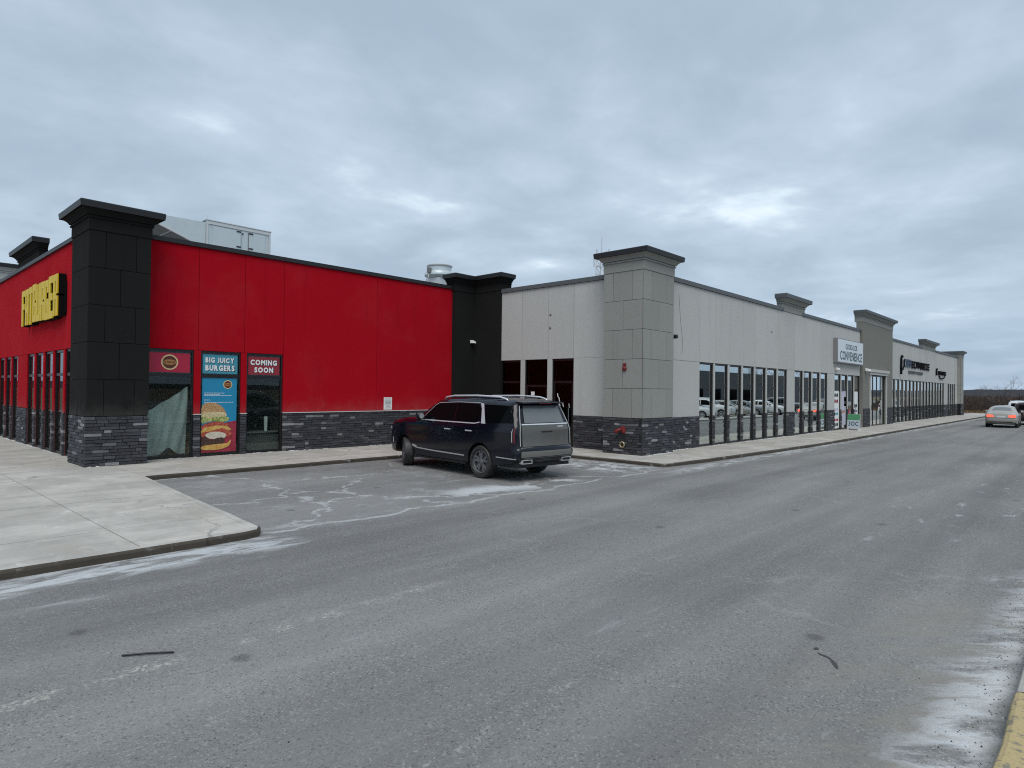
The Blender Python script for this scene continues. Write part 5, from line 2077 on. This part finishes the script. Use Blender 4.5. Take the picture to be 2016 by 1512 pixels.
# running boards, head lamps, grille
for sg in (1, -1):
    MB().box(.56, 2.86, min(sg * .86, sg * 1.02), max(sg * .86, sg * 1.02), .30, .345).build('running_board', 'car_black', R_)
    MB().box(4.20, 4.33, min(sg * .55, sg * .88), max(sg * .55, sg * .88), 1.0, 1.07).build('head_lamp', 'head_lamp', R_)
    c.side([(4.02, .62), (4.10, .62), (4.10, .78), (4.05, .78)], 'head_lamp', 'side_marker', both=False, only=sg)
MB().box(4.30, 4.395, -.52, .52, .55, 1.05).build('grille', 'satin_chrome', R_)

# --- saloon, used for the silver car ahead and for parked cars across the lane
SAL = dict(outline=[(-.96, .30), (-1.06, .36), (-1.10, .50), (-1.09, .72), (-1.05, .93), (-.97, .985), (-.60, 1.03), (-.42, 1.08), (.12, 1.34), (.42, 1.42), (.95, 1.455), (1.5, 1.42), (1.85, 1.31),
                    (2.52, .98), (2.75, .94), (3.3, .86), (3.55, .76), (3.66, .6), (3.68, .42), (3.60, .28)],
           half=.925, belt=.96, roofin=.26, rad=.13, sill=.26, wb=2.80, arch=.37, wr=.325, ftaper=.16, rtaper=.10, crown=.045)
WAG = dict(outline=[(-.86, .34), (-.96, .42), (-1.0, .6), (-.98, .95), (-.93, 1.12), (-.80, 1.45), (-.70, 1.60), (-.45, 1.66), (.3, 1.70), (1.0, 1.69), (1.45, 1.62), (1.72, 1.48), (2.25, 1.12), (2.45, 1.07),
                    (3.1, 1.0), (3.4, .92), (3.52, .78), (3.56, .5), (3.48, .32)],
           half=.93, belt=1.05, roofin=.22, rad=.13, sill=.30, wb=2.70, arch=.41, wr=.36, ftaper=.15, rtaper=.09, crown=.045)


def saloon(loc, rz, label, col, lit=False, group=None, dust=.3, spec=None, name='parked_car'):
    o = thing(name, loc, label, 'car', group, rz, local=True)
    sp_ = spec or SAL
    cc = Car(o, sp_)
    cc.body(col)
    lamp = 'lit_tail_lamp' if lit else 'tail_red'
    if sp_ is SAL:
        cc.side([(2.30, 1.0), (1.75, 1.31), (1.5, 1.36), (.98, 1.385), (.98, 1.0)], 'car_glass', 'front_window')
        cc.side([(.92, 1.0), (.92, 1.385), (.45, 1.36), (.02, 1.16), (-.12, 1.02)], 'car_glass', 'rear_window')
        cc.windscreen(1.92, 2.46)
        cc.windscreen(-.36, .14, ins=.13, name='rear_screen', m='dusty_glass')
        for sg in (1, -1):
            cc.rearpatch([(sg * .40, .74), (sg * .76, .70), (sg * .80, .80), (sg * .76, .90), (sg * .42, .86)], lamp, 'tail_lamp', off=.012)
        cc.rearpatch([(-.24, .70), (.24, .70), (.24, .82), (-.24, .82)], 'number_plate', 'number_plate', off=.010)
        cc.rearpatch([(-.60, .34), (.60, .34), (.64, .42), (-.64, .42)], 'car_black', 'rear_diffuser', off=.010)
        cc.rearpatch([(-.78, .655), (.78, .655), (.78, .672), (-.78, .672)], 'car_black', 'bumper_seam', off=.004)
        hz = .86
    else:
        cc.side([(2.05, 1.10), (1.62, 1.42), (1.4, 1.52), (.92, 1.56), (.92, 1.10)], 'car_glass', 'front_window')
        cc.side([(.86, 1.10), (.86, 1.56), (-.30, 1.52), (-.62, 1.42), (-.72, 1.16)], 'car_glass', 'rear_window')
        cc.windscreen(1.78, 2.20)
        cc.rearpatch([(-.60, 1.16), (.60, 1.16), (.52, 1.50), (-.52, 1.50)], 'car_glass', 'rear_screen', off=.008)
        for sg in (1, -1):
            cc.rearpatch([(sg * .62, .92), (sg * .82, .90), (sg * .80, 1.12), (sg * .68, 1.10)], lamp, 'tail_lamp', off=.012)
            MB().tube([(1.5, sg * .60, 1.67), (1.2, sg * .62, 1.73), (.2, sg * .62, 1.75), (-.3, sg * .60, 1.70)], .018, 6).build('roof_rail', 'satin_chrome', o)
        cc.rearpatch([(-.24, .80), (.24, .80), (.24, .92), (-.24, .92)], 'number_plate', 'number_plate', off=.010)
        cc.rearpatch([(-.70, .40), (.70, .40), (.74, .56), (-.74, .56)], 'car_black', 'rear_bumper', off=.012)
        hz = 1.0
    cc.strip([(.95, hz + .1), (.96, .32)], .010, 'car_black', 'door_seam', off=.002)
    for sg in (1, -1):
        for hx in (1.15, .10):
            y = sg * (cc.W(hx, hz) + .02)
            MB().box(hx - .10, hx + .10, y - .012, y + .012, hz - .012, hz + .014).build('door_handle', 'satin_chrome', o)
        MB().lathe([(.02, -.09), (.08, -.07), (.085, .04), (.05, .08)], (2.02 if sp_ is SAL else 1.85, sg * 1.0, hz + .20), axis='y', n=10).build('mirror', col, o, smooth=True)
        MB().box(cc.xf - .18, cc.xf - .06, min(sg * .45, sg * .74), max(sg * .45, sg * .74), hz - .22, hz - .10).build('head_lamp', 'head_lamp', o)
        for x in (0, sp_['wb']):
            wheel(o, x, sg * (sp_['half'] - .125), sp_['wr'], .215, 'silver_rim', 0, 5)
    return o


paint('silver_paint', (0.36, 0.35, 0.33), .45)
paint('white_paint', (0.68, 0.69, 0.70), .25)
paint('graphite_paint', (0.035, 0.037, 0.042), .3)
paint('maroon_paint', (0.022, 0.010, 0.010), .35)
paint('grey_paint', (0.16, 0.17, 0.18), .3)
saloon((55.2, 5.05, 0), radians(2.0), 'silver saloon with lit brake lamps driving away along the lane', 'silver_paint', lit=True, name='moving_car')
saloon((61.5, 4.05, 0), radians(2.0), 'dark maroon SUV cut by the right picture edge beside the silver saloon', 'maroon_paint', spec=WAG)
saloon((76.5, 5.75, 0), radians(3.0), 'white SUV farther off behind the dark SUV at the right edge', 'white_paint', spec=WAG)
# cars parked across the lane, seen only as reflections in the shop windows
GR = 'cars parked across the lane, mirrored in the shop windows'
for x, y, col, sp_, lab in ((49.5, -4.6, 'white_paint', SAL, 'white saloon first in the mirrored row'), (52.9, -4.4, 'white_paint', WAG, 'white SUV second in the mirrored row'),
                            (56.6, -4.6, 'silver_paint', SAL, 'silver saloon third in the mirrored row'), (60.4, -4.5, 'grey_paint', SAL, 'grey saloon fourth in the mirrored row'),
                            (65.5, -4.4, 'white_paint', SAL, 'white saloon fifth in the mirrored row'), (72.5, -4.6, 'graphite_paint', WAG, 'graphite SUV sixth in the mirrored row')):
    saloon((x, y, 0), radians(80), lab, col, spec=sp_, group=GR)

# building and trees across the lot, seen only as reflections
bk = thing('store_building', (110, -48, 0), 'dark flat store across the car park mirrored in the shop windows', 'building')
principled('store_wall', (0.10, 0.105, 0.11), 0.8)
MB().box(60, 240, -56, -36, 0, 6.6).build('wall', 'store_wall', bk)
MB().box(76, 90, -57, -35.4, 6.6, 8.0).build('raised_parapet', 'store_wall', bk)
wn = MB()
for k in range(10):
    MB().box(66 + k * 8, 71 + k * 8, -36.0, -35.9, .5, 3.0).build('window', 'car_glass', bk)

# ------------------------------------------------------------------ bare trees, thicket, dry grass
principled('bark', (0.11, 0.095, 0.09), 0.9)


def bare_tree(loc, h, label, seed, spread=.55):
    r = random.Random(seed)
    o = thing('bare_tree', loc, label, 'tree')
    tk, cr_ = MB(), MB()
    L = Vector(loc)

    def grow(p, d, ln, rad, lev):
        q = p + d * ln
        mid = p + d * ln * .5 + Vector((r.uniform(-1, 1), r.uniform(-1, 1), r.uniform(-.3, .5))) * ln * .06
        (tk if lev == 0 else cr_).tube([p, mid, q], [rad, rad * .85, rad * .68], 5 if lev < 2 else 3)
        if lev >= 6:
            return
        for k in range(r.choice((2, 3, 3)) if lev else 4):
            nd = (d + Vector((r.gauss(0, spread), r.gauss(0, spread), r.gauss(.12, spread * .5)))).normalized()
            grow(p + d * ln * r.uniform(.55, 1.0), nd, ln * r.uniform(.58, .8), rad * .58, lev + 1)
    grow(L, Vector((r.uniform(-.08, .08), r.uniform(-.08, .08), 1)).normalized(), h * .27, h * .010, 0)
    tk.build('trunk', 'bark', o)
    cr_.build('crown', 'bark', o)
    return o


bare_tree((128, 12.9, -.06), 7.4, 'left of two bare trees rising above the thicket beyond the shops', 4)
bare_tree((133, 11.9, -.06), 7.6, 'right of two bare trees rising above the thicket beyond the shops', 9)
bare_tree((120, 3.5, -.06), 6.0, 'bare tree cut by the right picture edge above the white roof', 15)
for i, (x, y, hh, lab) in enumerate(((58, -14, 10, 'first bare tree mirrored in the shop windows'), (70, -16, 11, 'second bare tree mirrored in the shop windows'), (84, -15, 10, 'third bare tree mirrored in the shop windows'))):
    bare_tree((x + 32, y, -.0), hh, lab, 30 + i, .5)


def f_twig(g):
    ge = g.node('ShaderNodeNewGeometry')
    r = X(g, ge.outputs['Random Per Island'])
    ramp = g.node('ShaderNodeValToRGB')
    e = ramp.color_ramp.elements
    e[0].color = (0.030, 0.024, 0.022, 1)
    e[1].color = (0.085, 0.050, 0.040, 1)
    q = e.new(.6)
    q.color = (0.060, 0.046, 0.038, 1)
    g.put(ramp.inputs[0], r)
    return dict(color=X(g, ramp.outputs[0]), rough=.95)


principled('twigs', (0.06, 0.045, 0.04), .95, fn=f_twig)
r = random.Random(12)
th = MB()
for i in range(1500):
    if i < 900:
        bx, by = 100.5 + 46 * r.random() ** 1.3, r.uniform(-5, 27)
        hh = r.uniform(.8, 2.0) * (0.72 + .33 * sin(by * .55 + bx * .25))
    else:
        bx = r.uniform(150, 330)
        by = bx * r.uniform(-.04, .22)
        hh = r.uniform(1.8, 3.0)
    for k in range(30 if i < 900 else 18):
        a = r.uniform(0, 2 * pi)
        el = r.uniform(.35, 1.5)
        ln_ = hh * r.uniform(.6, 1.0)
        w = r.uniform(.006, .016)
        ox, oy = bx + r.gauss(0, .25), by + r.gauss(0, .4 if i < 900 else 1.2)
        w *= 1 if i < 900 else 3.5
        tx, ty, tz = ox + cos(a) * cos(el) * ln_, oy + sin(a) * cos(el) * ln_, sin(el) * ln_
        mx_, my_, mz_ = (ox + tx) / 2, (oy + ty) / 2, tz * .55
        b = len(th.v)
        th.v += [(ox, oy - w, -.06), (ox, oy + w, -.06), (mx_, my_ + w * 2, mz_), (tx, ty, tz), (mx_, my_ - w * 2.5, mz_ * .9),
                 (mx_ + .1 * ln_, my_ + r.choice((-1, 1)) * .35 * ln_, mz_ + .35 * ln_)]
        th.f += [(b, b + 1, b + 2, b + 3, b + 4), (b + 2, b + 5, b + 4)]
        th.m += [0, 0]
o = th.build('thicket', 'twigs')
tag(o, 'brown leafless thicket beyond the end of the lane', 'thicket')
o['kind'] = 'stuff'


def f_straw(g):
    ge = g.node('ShaderNodeNewGeometry')
    return dict(color=g.mix(X(g, ge.outputs['Random Per Island']), (0.14, 0.10, 0.045), (0.26, 0.15, 0.08)), rough=.95)


principled('straw', (0.2, .14, .06), .95, fn=f_straw)
gs = MB()
for i in range(5000):
    x, y = 98.2 + 5 * r.random(), r.uniform(-6, 28)
    h_ = r.uniform(.15, .5)
    w = r.uniform(.01, .03)
    b = len(gs.v)
    lx, ly = r.uniform(-.2, .2), r.uniform(-.2, .2)
    gs.v += [(x, y - w, -.06), (x, y + w, -.06), (x + lx, y + ly, h_)]
    gs.f.append((b, b + 1, b + 2))
    gs.m.append(0)
o = gs.build('dry_grass', 'straw')
tag(o, 'straw coloured dry grass verge in front of the thicket', 'grass')
o['kind'] = 'stuff'
for o in bpy.data.objects:
    if '_world' in o:
        del o['_world']
